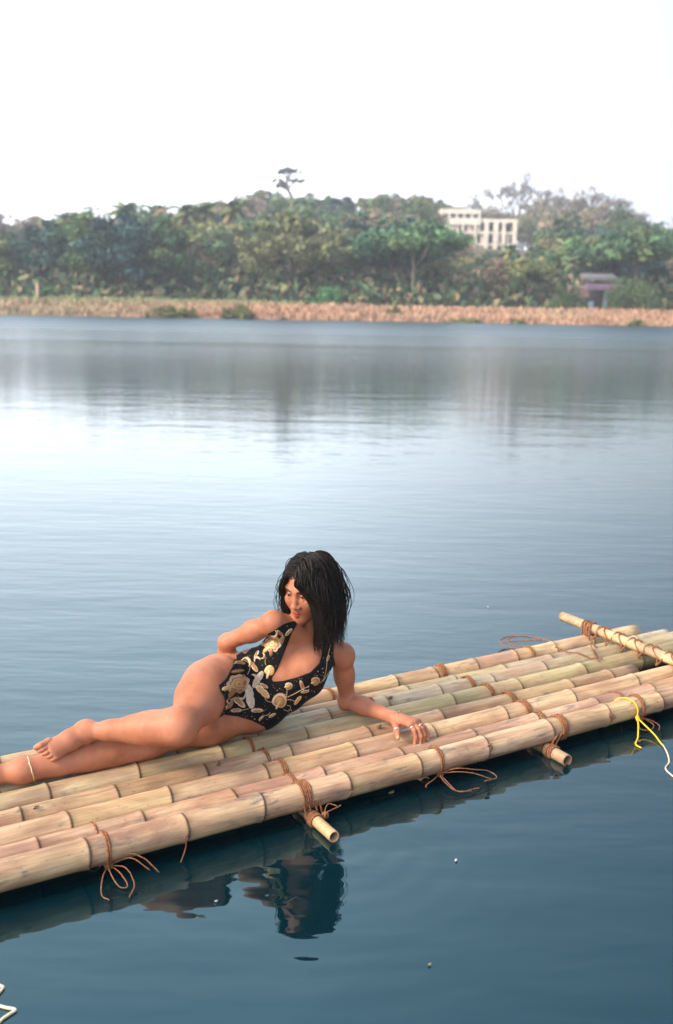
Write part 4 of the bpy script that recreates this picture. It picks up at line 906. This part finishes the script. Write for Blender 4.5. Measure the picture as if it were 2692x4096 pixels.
HB = (HEAD_O - .135, HEAD_O + .155); LB = (A3(.41, .03, .075), A3(.61, .19, .215)); FB = (A3(-.90, .40, .12), A3(-.70, .60, .30))
FINE = [(HB, .0022), (LB, .0019), (FB, .0026)]
BV = []; BF = []; base_i = 0
def inside(P, b, g=0.0): return ((P > b[0] - g) & (P < b[1] + g)).all(1)
d, o = block((-1.20, .03, .08), (.66, .76, .70), .0042); V, F = surface_nets(d, o, .0042); c = V[F].mean(1); keep = np.ones(len(F), bool)
for b, h in FINE: keep &= ~inside(c, b, -.002)
BV.append(V); BF.append(F[keep]); base_i = len(V)
for b, h in FINE:
    d, o = block(b[0] - .006, b[1] + .006, h); V, F = surface_nets(d, o, h); F = F[inside(V[F].mean(1), b, .002)]; BV.append(V); BF.append(F + base_i); base_i += len(V)
BV = np.concatenate(BV); BF = np.concatenate(BF)
used = np.unique(BF); remap = -np.ones(len(BV), np.int64); remap[used] = np.arange(len(used)); BV = BV[used]; BF = remap[BF]
# ---- skin pigment: lips, brows, scalp under the hair, nails
tint = np.ones((len(BV), 3), np.float32)
HLoc = np.stack([(BV - HEAD_O) @ HEAD_L, (BV - HEAD_O) @ HEAD_G, (BV - HEAD_O) @ HEAD_U], 1) / HS
near = np.linalg.norm(BV - HEAD_O, axis=1) < .2
dl_ = np.full(len(BV), 9.0); dl_[near] = eval_pts(lips, BV[near])
w = np.clip(1 - dl_ / (.0022 * HS), 0, 1)[:, None] * (HLoc[:, 1:2] > .08); tint = tint * (1 - w) + w * A3(.78, .36, .40)
x, y, z = np.abs(HLoc[:, 0]), HLoc[:, 1], HLoc[:, 2]
arch = .0215 + .004 * np.sin(np.clip((x - .012) / .04, 0, 1) * 2.4) - .10 * np.clip(x - .042, 0, 1); w = (np.clip((.0050 - np.abs(z - arch)) / .002, 0, 1) * np.clip((x - .009) / .004, 0, 1) * np.clip((.054 - x) / .006, 0, 1) * (y > .05))[:, None] * .88; tint = tint * (1 - w) + w * A3(.06, .06, .07)
lid = np.clip((.0040 - np.abs(z - (.0085 - .10 * np.clip(x - .034, 0, 1)))) / .002, 0, 1) * np.clip((x - .016) / .003, 0, 1) * np.clip((.049 - x) / .004, 0, 1) * (y > .06); w = lid[:, None] * .6; tint = tint * (1 - w) + w * A3(.12, .10, .10)
rings_ = np.clip((.016 - np.hypot((x - .031), (z + .004) * 1.4)) / .01, 0, 1) * (y > .06); w = rings_[:, None] * .08; tint = tint * (1 - w) + w * A3(.55, .42, .42)
scalp = near & ((z > .094 - np.clip(.045 - y, 0, 1) * 1.3) & (z > -.04) | (y < -.01) & (z > -.055)); w = (scalp * 1.0)[:, None] * .9; tint = tint * (1 - w) + w * A3(.04, .04, .05)
cheek = np.clip(1 - np.linalg.norm(HLoc - A3(.042, .07, -.028), axis=1) / .03, 0, 1) + np.clip(1 - np.linalg.norm(HLoc - A3(-.042, .07, -.028), axis=1) / .03, 0, 1); w = cheek[:, None] * .35; tint = tint * (1 - w) + w * A3(1.0, .72, .66)
nails = [(S_L[i][2] + A3(-.002, -.007, .004), .0065) for i in range(4)] + [(TH_L[3] + A3(-.003, -.004, .006), .0085)]
for q, r in nails: w = np.clip((r - np.linalg.norm(BV - q, axis=1)) / .0015, 0, 1)[:, None] * .75; tint = tint * (1 - w) + w * A3(1.45, 1.75, 1.9)
for i in range(5):
    q = TO_R - fw * (.033 - .0162 * i) + fd * (.024 - .006 * i) + fu * .009; w = np.clip((.0055 - np.linalg.norm(BV - q, axis=1)) / .002, 0, 1)[:, None] * .7; tint = tint * (1 - w) + w * A3(1.4, 1.7, 1.85)
m = NM('skin'); co = m.coord('Object')
mott = m.noise(co, 9, 4, 0.6); fine_ = m.noise(co, 90, 3, 0.6)
c = m.ramp(mott, [(0.3, (0.27, 0.088, 0.040)), (0.55, (0.36, 0.130, 0.064)), (0.75, (0.45, 0.185, 0.105))])
big_ = m.noise(co, 3.2, 3, 0.55); spot_ = m.noise(co, 48, 3, 0.6)
c = m.mix(m.math('MULTIPLY', m.ramp(big_, [(0.42, (0, 0, 0)), (0.66, (1, 1, 1))]), 0.35), c, (0.50, 0.22, 0.14))      # paler, cooler patches
c = m.mix(m.math('MULTIPLY', m.ramp(spot_, [(0.60, (0, 0, 0)), (0.72, (1, 1, 1))]), 0.22), c, (0.26, 0.085, 0.045))     # fine blotches
c = m.mix(1.0, c, m.tint(), 'MULTIPLY')
m.l(c, m.b.inputs['Base Color']); m.l(m.ramp(fine_, [(0.3, (0.50,) * 3), (0.7, (0.66,) * 3)]), m.b.inputs['Roughness'])
m.b.inputs['Subsurface Weight'].default_value = 0.12; m.b.inputs['Subsurface Radius'].default_value = (1.0, 0.35, 0.18); m.b.inputs['Subsurface Scale'].default_value = 0.012; m.b.inputs['Specular IOR Level'].default_value = 0.35
m.l(m.bump(fine_, 0.3, 0.001), m.b.inputs['Normal']); SKIN = m.m
PO = A3(0, .48, .13)
person = empty('person', raft_w(PO), RZ); tag(person, 'woman in a black gold-embroidered swimsuit reclining on the raft, propped on one elbow, looking aside', 'person')
body = link('body', mesh_np('body', BV - PO, BF, True, tint), SKIN, person)
# ---- eyes
EYE_M = NM('eye'); c = EYE_M.mix(1.0, (1, 1, 1), EYE_M.tint(), 'MULTIPLY'); EYE_M.l(c, EYE_M.b.inputs['Base Color']); EYE_M.set(Roughness=0.12)
gz_ = unit(HEAD_G * .97 - HEAD_L * .20 - HEAD_U * .10 + HEAD_U * .0)
for s in (-1, 1):
    ctr = hd(s * .031, .0745, .002); r = .0132 * HS; V = []; C = []; F = []; nu, nv = 20, 14; a1 = unit(np.cross(gz_, HEAD_U)); a2 = np.cross(a1, gz_)
    for i in range(nv + 1):
        th = math.pi * i / nv
        for k in range(nu):
            ph = 2 * math.pi * k / nu; n_ = gz_ * math.cos(th) + (a1 * math.cos(ph) + a2 * math.sin(ph)) * math.sin(th); V.append(ctr + n_ * r - PO); C.append((.012, .008, .008) if th < .3 else (.045, .022, .015) if th < .62 else (.30, .26, .24))
    for i in range(nv):
        for k in range(nu): F.append((i * nu + k, i * nu + (k + 1) % nu, (i + 1) * nu + (k + 1) % nu, (i + 1) * nu + k))
    link('eye', mesh('eye', V, F, True, C), EYE_M.m, person)

# ---- swimsuit: the torso's surface, 4 mm proud, cut to the garment's outline
SUIT_OUT = [(0.0256, 0.1964), (-0.0107, 0.1837), (-0.0516, 0.1569), (-0.1019, 0.1349), (-0.1331, 0.1051), (-0.1642, 0.0707), (-0.18, 0.0778), (-0.2006, 0.0647), (-0.1967, 0.0572), (-0.2019, 0.0217), (-0.22, -0.023), (-0.2496, -0.0527), (-0.2584, -0.0897), (-0.2702, -0.1267), (-0.2872, -0.1569), (-0.2368, -0.1581), (-0.1805, -0.1692), (-0.1317, -0.1866), (-0.0865, -0.2135), (-0.075, -0.2411), (-0.0118, -0.2008), (0.1005, -0.1346), (0.2135, -0.0605), (0.1984, 0.0104), (0.1862, 0.0591), (0.1851, 0.1117), (0.1842, 0.1367), (0.1635, 0.1839), (0.1254, 0.1965)]
SUIT_VEE = [(0.0619, 0.2154), (0.0431, 0.1885), (0.0211, 0.1523), (0.0024, 0.1052), (-0.013, 0.0645), (-0.0378, 0.0084), (-0.0583, -0.0231), (-0.0563, -0.0335), (-0.0487, -0.0372), (-0.013, -0.0343), (0.0435, -0.0194), (0.0925, -0.0008), (0.1264, 0.0329), (0.1377, 0.0666), (0.1422, 0.1117), (0.1382, 0.1524), (0.1191, 0.1965)]
def poly_sd(P2, poly):
    """signed distance to a closed outline, negative inside"""
    Q = np.array(poly); d = np.full(len(P2), 9.0); ins = np.zeros(len(P2), bool)
    for a, b in zip(Q, np.roll(Q, -1, 0)):
        ab = b - a; t = np.clip(((P2 - a) @ ab) / (ab @ ab), 0, 1); d = np.minimum(d, np.linalg.norm(P2 - a - t[:, None] * ab, axis=1))
        c = ((a[1] > P2[:, 1]) != (b[1] > P2[:, 1])) & (P2[:, 0] < (b[0] - a[0]) * (P2[:, 1] - a[1]) / (b[1] - a[1] + 1e-12) + a[0]); ins ^= c
    return np.where(ins, -d, d)
hS = .0030; d, o = block((-.24, .24, .10), (.48, .66, .72), hS, True); D0 = d.copy()
act = np.argwhere(np.abs(d) < .03); Pp = o + hS * act; P2 = np.stack([(Pp - C0) @ CR, (Pp - C0) @ CU], 1)
reg = np.maximum(poly_sd(P2, SUIT_OUT), -poly_sd(P2, SUIT_VEE))
far_ = ((Pp - C0) @ VIEW) > .12; reg = np.where(far_, np.maximum(reg, poly_sd(P2, SUIT_OUT)), reg)
legf = ((Pp - C0) @ VIEW) < -.10; 
full = np.full(d.shape, 1.0, np.float32); full[tuple(act.T)] = np.maximum(d[tuple(act.T)] - .0042, reg)
full[(d < -.03)] = 1.0
inn = np.maximum(full, -(d + .006)); V, F = surface_nets(inn, o, hS)
m = NM('black_velvet'); co = m.coord('Object'); m.l(m.ramp(m.noise(co, 300, 2), [(0.3, (0.004, 0.004, 0.0045)), (0.7, (0.009, 0.009, 0.0095))]), m.b.inputs['Base Color']); m.set(Roughness=0.85); m.b.inputs['Specular IOR Level'].default_value = 0.15; m.b.inputs['Sheen Weight'].default_value = 0.02
VELVET = m.m
suit = link('swimsuit', mesh_np('swimsuit', V - PO, F, True), VELVET, person); suit['label'] = 'black plunging one-piece swimsuit embroidered with gold flowers'
bv = BVHTree.FromPolygons([tuple(p) for p in V], [tuple(q) for q in F.tolist()])
def onto(x, y, lift):
    """point of the garment's front at pattern place x, y"""
    q = PT(x, y, -.4); hit = bv.ray_cast(Vector(q), Vector(VIEW), 1.0)
    if hit[0] is None: return None
    n_ = hit[1]; n_ = -n_ if n_.dot(Vector(VIEW)) > 0 else n_
    return np.array(hit[0]) + np.array(n_) * lift - PO
m = NM('metal_thread'); co = m.coord('Object'); gr = m.noise(co, 420, 2, 0.6)
m.l(m.mix(1.0, m.tint(), m.ramp(gr, [(0.35, (0.55, 0.5, 0.45)), (0.65, (1.25, 1.2, 1.15))]), 'MULTIPLY'), m.b.inputs['Base Color']); m.set(Roughness=0.42, Metallic=0.25); m.l(m.bump(gr, 0.6, 0.001), m.b.inputs['Normal']); THREAD = m.m
GOLD = (.52, .30, .115); CREAM = (.62, .45, .28); RUST = (.33, .15, .06); SILV = (.50, .42, .33); PALEG = (.66, .45, .22)
def blob(mb_, cx, cy, rf, col, lift=.0016, dome=.0012, rot=0.0, n=22, rings=4):
    """a domed patch whose outline is rf(angle), laid on the cloth"""
    vs = []; ok = True
    for i in range(rings + 1):
        rho = i / rings
        for k in range(n if i else 1):
            a = 2 * math.pi * k / n; r, ang = rf(a), a + rot; p = onto(cx + math.cos(ang) * r * rho, cy + math.sin(ang) * r * rho, lift * .6 + dome * .6 * (1 - rho * rho) - (.002 if i == rings else 0))
            if p is None: return
            vs.append(p)
    fs = [(0, 1 + k, 1 + (k + 1) % n) for k in range(n)]
    for i in range(rings - 1):
        for k in range(n): fs.append((1 + i * n + k, 1 + (i + 1) * n + k, 1 + (i + 1) * n + (k + 1) % n, 1 + i * n + (k + 1) % n))
    mb_.add(vs, fs, col)
def leaf_r(L, w, skew=0.0):
    return lambda a: L * w / math.sqrt((w * math.cos(a)) ** 2 + (L * math.sin(a)) ** 2) * (1 + 0.22 * math.cos(2 * a) ** 3 + skew * math.sin(a))
def motif(kind, x, y, s, rot=0.0):
    mb = MB()
    if kind == 'flower':
        for sc, col, lf in ((1.0, CREAM, .0022), (.86, RUST, .0032), (.72, CREAM, .0042), (.56, GOLD, .0052), (.34, PALEG, .0060), (.18, RUST, .0066)):
            blob(mb, x + math.cos(rot) * s * .10 * (1 - sc), y + math.sin(rot) * s * .10 * (1 - sc), (lambda a, sc=sc: s * sc * (.86 + .07 * math.cos(7 * a) + .10 * math.cos(a))), col, lf, .002, rot, 42, 4)
        for k, a in enumerate((math.pi - .75, math.pi, math.pi + .75)):
            blob(mb, x + math.cos(rot + a) * s * .72, y + math.sin(rot + a) * s * .72, leaf_r(s * .36, s * .2), (GOLD, PALEG, RUST)[k], .0058, .002, rot + a)
    elif kind == 'bud':
        for sc, col, lf in ((1.0, CREAM, .0022), (.84, RUST, .0032), (.66, GOLD, .0042)): blob(mb, x, y, (lambda a, sc=sc: s * sc * (.78 + .20 * math.cos(a) + .05 * math.cos(3 * a))), col, lf, .002, rot, 30)
        blob(mb, x - math.cos(rot) * s * .2, y - math.sin(rot) * s * .2, leaf_r(s * .5, s * .15), PALEG, .0055, .0015, rot)
    elif kind in ('leaf', 'silver_leaf', 'gold_leaf'):
        rim, core = {'leaf': (CREAM, RUST), 'silver_leaf': (SILV, SILV), 'gold_leaf': (PALEG, GOLD)}[kind]
        blob(mb, x, y, leaf_r(s, s * .45, .12), rim, .0022, .0015, rot, 30)
        blob(mb, x, y, leaf_r(s * .78, s * .30, .12), core, .0034, .0018, rot, 26)
        pts = [onto(x + math.cos(rot) * s * q, y + math.sin(rot) * s * q, .0052) for q in (-.75, -.3, .2, .7)]
        if all(p is not None for p in pts): mb.tube(pts, .0007, 4, col=CREAM)
    elif kind == 'curl':
        pts = [onto(x + math.cos(rot + t) * s * .8, y + math.sin(rot + t) * s * .8, .003) for t in np.linspace(-1.7, 1.7, 13)]
        if all(p is not None for p in pts): mb.tube(pts, [s * .30 * math.sin(math.pi * (i + .6) / 13.4) + .0006 for i in range(13)], 7, col=CREAM)
    return mb
MOTIFS = [('flower', -0.1841, -0.0434, 0.04, 0.35), ('flower', -0.0576, 0.1071, 0.037, 0.75), ('bud', -0.0679, 0.0012, 0.034, 1.25), ('gold_leaf', -0.1303, 0.0217, 0.022, -0.9), ('curl', -0.1136, 0.0423, 0.014, 1.9), ('leaf', -0.1836, 0.0042, 0.021, 0.1), ('silver_leaf', -0.1102, -0.0286, 0.03, 1.05), ('silver_leaf', -0.1395, -0.0954, 0.038, 1.75), ('gold_leaf', -0.0935, -0.0751, 0.03, -0.75), ('leaf', -0.0881, -0.0528, 0.015, -0.5), ('bud', -0.0293, -0.1167, 0.035, 1.15), ('bud', 0.0052, -0.0555, 0.018, 0.2), ('leaf', 0.0606, -0.0511, 0.017, 1.9), ('bud', 0.1096, -0.037, 0.021, 0.4), ('bud', -0.2224, -0.1201, 0.021, 0.9), ('leaf', -0.1913, -0.1452, 0.017, 0), ('leaf', -0.1134, -0.1479, 0.019, 0), ('gold_leaf', 0.044, -0.1112, 0.018, 0.9), ('curl', -0.1733, -0.0898, 0.014, -1.4), ('curl', -0.1328, -0.0249, 0.016, 0.2), ('leaf', -0.0973, -0.1778, 0.011, 0.8), ('leaf', -0.0551, -0.1683, 0.013, 0.5), ('leaf', 0.1624, 0.0535, 0.011, 1.2), ('leaf', -0.2433, -0.099, 0.013, 2.2), ('leaf', -0.1831, -0.1139, 0.026, -0.7), ('leaf', -0.1195, 0.0685, 0.014, 1.1), ('curl', -0.1606, 0.0329, 0.02, 0.9), ('gold_leaf', -0.1795, 0.0359, 0.018, -0.2), ('leaf', 0.072, -0.0771, 0.014, 0.15), ('gold_leaf', -0.0198, 0.1248, 0.014, 1.0), ('leaf', 0.0085, 0.1523, 0.016, 0.8), ('curl', -0.0484, 0.1491, 0.013, -0.6), ('leaf', -0.0247, 0.1491, 0.013, 2.4), ('leaf', -0.0135, 0.124, 0.011, 1.3), ('curl', -0.0949, 0.0628, 0.012, -0.4)]
for kind, x, y, s, rot in MOTIFS:
    mb = motif(kind, x, y, s * 1.1, rot)
    if mb.v: mb.build({'curl': 'curled_petal', 'bud': 'flower_bud'}.get(kind, kind), THREAD, suit, tint=True)
STEMS = [[(-0.005, -0.0993), (0.025, -0.0863), (0.055, -0.0697), (0.0889, -0.0518)], [(0.0016, -0.0696), (0.0009, -0.0845), (-0.0031, -0.0982)], [(-0.0858, -0.0955), (-0.0763, -0.1103), (-0.0537, -0.1177)], [(0.1304, -0.0426), (0.1454, -0.0232), (0.1529, 0.0104), (0.1567, 0.0404), (0.1623, 0.0704), (0.1718, 0.1042)], [(0.1417, -0.0362), (0.1549, -0.0157), (0.1681, 0.0048)], [(-0.2005, -0.0805), (-0.2096, -0.0935), (-0.2189, -0.1046)], [(0.0007, -0.1067), (0.0176, -0.1067), (0.0308, -0.1141)], [(-0.1982, 0.0311), (-0.1758, 0.0441), (-0.1493, 0.0348), (-0.1434, 0.0142), (-0.1525, -0.01)], [(-0.0122, -0.1455), (0.0066, -0.1511), (0.0159, -0.1345), (0.0027, -0.1271)], [(-0.1771, -0.146), (-0.1584, -0.1423), (-0.1435, -0.1379)], [(-0.1257, -0.0546), (-0.1182, -0.0491), (-0.1108, -0.0416)], [(-0.1294, -0.0602), (-0.1367, -0.075)], [(-0.0779, 0.0572), (-0.0834, 0.0404), (-0.0795, 0.0254)], [(-0.087, -0.1668), (-0.072, -0.1639), (-0.0639, -0.1547)]]
for st in STEMS:
    pts = [onto(x, y, .0022) for x, y in [(p.x, p.y) for p in spline([(x, y, 0) for x, y in st], 7)]]; pts = [p for p in pts if p is not None]
    if len(pts) > 3: mb = MB(); mb.tube(pts, .00115, 5, col=CREAM); mb.build('stem', THREAD, suit, tint=True)
mb = MB(); Rb = random.Random(5)
for k in range(420):
    x, y = Rb.uniform(-.26, .19), Rb.uniform(-.2, .19); P2 = np.array([[x, y]])
    if poly_sd(P2, SUIT_OUT)[0] > -.006 or poly_sd(P2, SUIT_VEE)[0] < .006: continue
    if any(math.hypot(x - q[1], y - q[2]) < q[3] * .95 for q in MOTIFS): continue
    big = Rb.random() < .22; r = Rb.uniform(.0020, .0030) if big else Rb.uniform(.0009, .0016); blob(mb, x, y, lambda a: r, CREAM if big else PALEG, .0012, r * .9, 0, 8, 2)
o_ = mb.build('beads', THREAD, suit, tint=True); o_['kind'] = 'stuff'

# ---- hair: strands grown from the scalp, parted at the front, falling to the shoulders and lifted by the breeze at one side
Rh = np.random.default_rng(21); NS = 2900
def to_head(P): v = P - HEAD_O; return np.stack([v @ HEAD_L, v @ HEAD_G, v @ HEAD_U], -1) / HS
def from_head(Q): return HEAD_O + (Q[..., :1] * HEAD_L + Q[..., 1:2] * HEAD_G + Q[..., 2:] * HEAD_U) * HS
side = np.where(Rh.random(NS) < .62, 1, -1); along = Rh.random(NS) ** .9; low = Rh.random(NS) ** 1.6
# roots: from the parting outwards over the crown; along = 0 at the forehead, 1 at the nape
phi = along * 2.75 + .42; px_ = -.012 * np.clip(1 - along * 2, 0, 1)
ry = np.cos(phi); rz = np.sin(phi); lat = low * 1.05 * side
root = np.stack([np.sin(lat) * .072 + px_, -.014 + ry * .093 * np.cos(lat * .8), .036 + rz * .081 * np.cos(lat * .9)], 1)
root[:, 2] = np.maximum(root[:, 2], -.03)
ctr_h = A3(0, -.014, .036)
nrm = (root - ctr_h) / A3(.073, .094, .087) ** 2; nrm /= np.linalg.norm(nrm, axis=1)[:, None]
layer = Rh.random(NS); P = from_head(root + nrm * .002)
dirh = np.stack([side * np.where(side > 0, 1.0, .8), -.30 - .5 * along, .0 * along], 1); dirh -= nrm * (dirh * nrm).sum(1)[:, None]; dirh = dirh + nrm * (np.where(side > 0, .08, .02)[:, None] + .20 * layer[:, None]) + Rh.normal(0, .07, (NS, 3))
Dv = dirh[:, :1] * HEAD_L + dirh[:, 1:2] * HEAD_G + dirh[:, 2:] * HEAD_U; Dv /= np.linalg.norm(Dv, axis=1)[:, None]
length = np.where(side > 0, Rh.uniform(.245, .345, NS), Rh.uniform(.20, .29, NS)) + .03 * (1 - low); STEPN = 30; step = length / STEPN
body_pr = [p for p in torso if not isinstance(p, Cut)]; body_lo = body_pr[:len(body_pr) - len([p for p in head if not isinstance(p, Cut)])]
clump = Rh.integers(0, 90, NS); cdir = Rh.normal(0, 1, (90, 3)); cph = Rh.uniform(0, 6.28, (90, 2)); wind = CR * .55 + A3(0, 0, .05)
fly = (Rh.random(NS) < .09) & (side > 0) & (low > .25); paths = [P.copy()]
for k in range(STEPN):
    t = k / STEPN
    g_ = A3(0, 0, -1) * (.34 + .14 * t) + 0 * P
    wav = .14 * np.sin(cph[clump, :1] + t * 7.5) * cdir[clump] + .02 * Rh.normal(0, 1, (NS, 3))
    w_ = (np.where(fly, .13 * t, .05 * t * (side > 0) * layer))[:, None] * wind
    Dv = Dv + g_ + wav * (.5 + t) + w_; Dv /= np.linalg.norm(Dv, axis=1)[:, None]; P = P + Dv * step[:, None]
    for _ in range(2):
        H = to_head(P)
        for cc, rr in ((A3(0, -.014, .036), A3(.0715, .0925, .0805)), (A3(0, .012, -.028), A3(.060, .060, .085))):
            rr2 = rr + (.003 + np.where(side > 0, .016, .009)[:, None] * layer[:, None]); q = (H - cc) / rr2; L = np.linalg.norm(q, axis=1); ins = L < 1; H[ins] = cc + (q[ins] / L[ins][:, None]) * rr2[ins]
        # keep the face clear: hair stays behind the cheek line
        zk = (-.13, -.06, 0, .05, .098); xb = np.where(side > 0, np.interp(H[:, 2], zk, (.072, .069, .057, .030, .000)), np.interp(H[:, 2], zk, (.064, .062, .058, .050, .018)))
        ex_ = (H[:, 2] < .098) & (H[:, 2] > -.14) & (H[:, 1] > .02) & (H[:, 0] * side < xb); H[ex_, 0] = (side * xb)[ex_]; ym = np.where(side > 0, np.interp(H[:, 2], (-.16, -.02, .06, .11), (.098, .088, .104, .14)), np.interp(H[:, 2], (-.16, -.02, .06, .11), (.055, .065, .105, .15))); fw_ = H[:, 1] > ym; H[fw_, 1] = (H[:, 1] * .7 + ym * .3)[fw_]
        P = from_head(H)
        db = eval_pts(body_lo, P); ins = db < .006
        if ins.any():
            e = .004; gr_ = np.stack([eval_pts(body_lo, P[ins] + A3(*v)) - db[ins] for v in ((e, 0, 0), (0, e, 0), (0, 0, e))], 1) / e; gr_ /= np.linalg.norm(gr_, axis=1)[:, None] + 1e-6; P[ins] += gr_ * (.006 - db[ins])[:, None]
    Dv = (P - paths[-1]); Dv /= np.linalg.norm(Dv, axis=1)[:, None] + 1e-9
    paths.append(P.copy())
paths = np.stack(paths, 1)                                   # strand, step, xyz
jump = (np.linalg.norm(np.diff(paths, axis=1), axis=2) / step[:, None])[:, 1:].max(1); okh = jump < 1.7; paths = paths[okh]; fly = fly[okh]; NS = len(paths)
SEG = 3; n_ = STEPN + 1; tan = np.gradient(paths, axis=1); tan /= np.linalg.norm(tan, axis=2)[..., None] + 1e-9
ref = np.tile(A3(.3, .5, .8), (NS, n_, 1)); a_ = np.cross(tan, ref); a_ /= np.linalg.norm(a_, axis=2)[..., None] + 1e-9; b_ = np.cross(tan, a_)
rad = (np.where(fly, .0009, .0019)[:, None] * (1.0 - .75 * np.linspace(0, 1, n_)[None] ** 1.5))[..., None]
V = np.stack([paths + (a_ * math.cos(2 * math.pi * k / SEG) + b_ * math.sin(2 * math.pi * k / SEG)) * rad for k in range(SEG)], 2).reshape(-1, 3)
ii = (np.arange(NS)[:, None, None] * n_ + np.arange(n_ - 1)[None, :, None]) * SEG; kk = np.arange(SEG)[None, None]; k2 = (kk + 1) % SEG
F = np.stack([ii + kk, ii + k2, ii + SEG + k2, ii + SEG + kk], -1).reshape(-1, 4)
m = NM('black_hair'); m.l(m.ramp(m.noise(m.coord('Object'), 25, 3), [(0.3, (0.006, 0.0055, 0.0055)), (0.7, (0.020, 0.015, 0.012))]), m.b.inputs['Base Color']); m.set(Roughness=0.42); m.b.inputs['Specular IOR Level'].default_value = 0.2
hair = link('hair', mesh_np('hair', V - PO, F, True), m.m, person); hair['label'] = 'shoulder-length wavy black hair'
# ---- jewellery
m = NM('gold_metal'); m.set(Base_Color=(.80, .60, .32, 1), Metallic=0.9, Roughness=0.3); GOLDM = m.m
m = NM('silver_metal'); m.set(Base_Color=(.85, .83, .80, 1), Metallic=0.9, Roughness=0.25); SILVM = m.m
def band(name, c, ax, r, th, mat, wob=0.0, w=None):
    ax = unit(ax); a = unit(np.cross(ax, A3(.2, .3, .9))); b = np.cross(ax, a); mb = MB(); mb.tube([c + (a * math.cos(t) + b * math.sin(t)) * (r if w is None else r) + ax * wob * math.sin(t * 9) - PO for t in np.linspace(0, 2 * math.pi, 37)[:-1]], th, 6, closed=True); return mb.build(name, mat, person)
band('anklet', AN_L * .93 + KN_L * .07, AN_L - KN_L + A3(0, .05, -.08), .0450, .0036, GOLDM, .001)
band('ring', K_L[0] * .45 + S_L[0][0] * .55, S_L[0][0] - K_L[0], .0105, .0022, SILVM); band('ring', K_L[2] * .4 + S_L[2][0] * .6, S_L[2][0] - K_L[2], .0104, .0030, SILVM); band('ring', TH_L[1] * .35 + TH_L[2] * .65, TH_L[2] - TH_L[1], .0130, .0020, SILVM)
band('bracelet', WR_L * .8 + K_L[2] * .2 + A3(.006, 0, .002), K_L[2] - WR_L, .0275, .0014, GOLDM, .002)
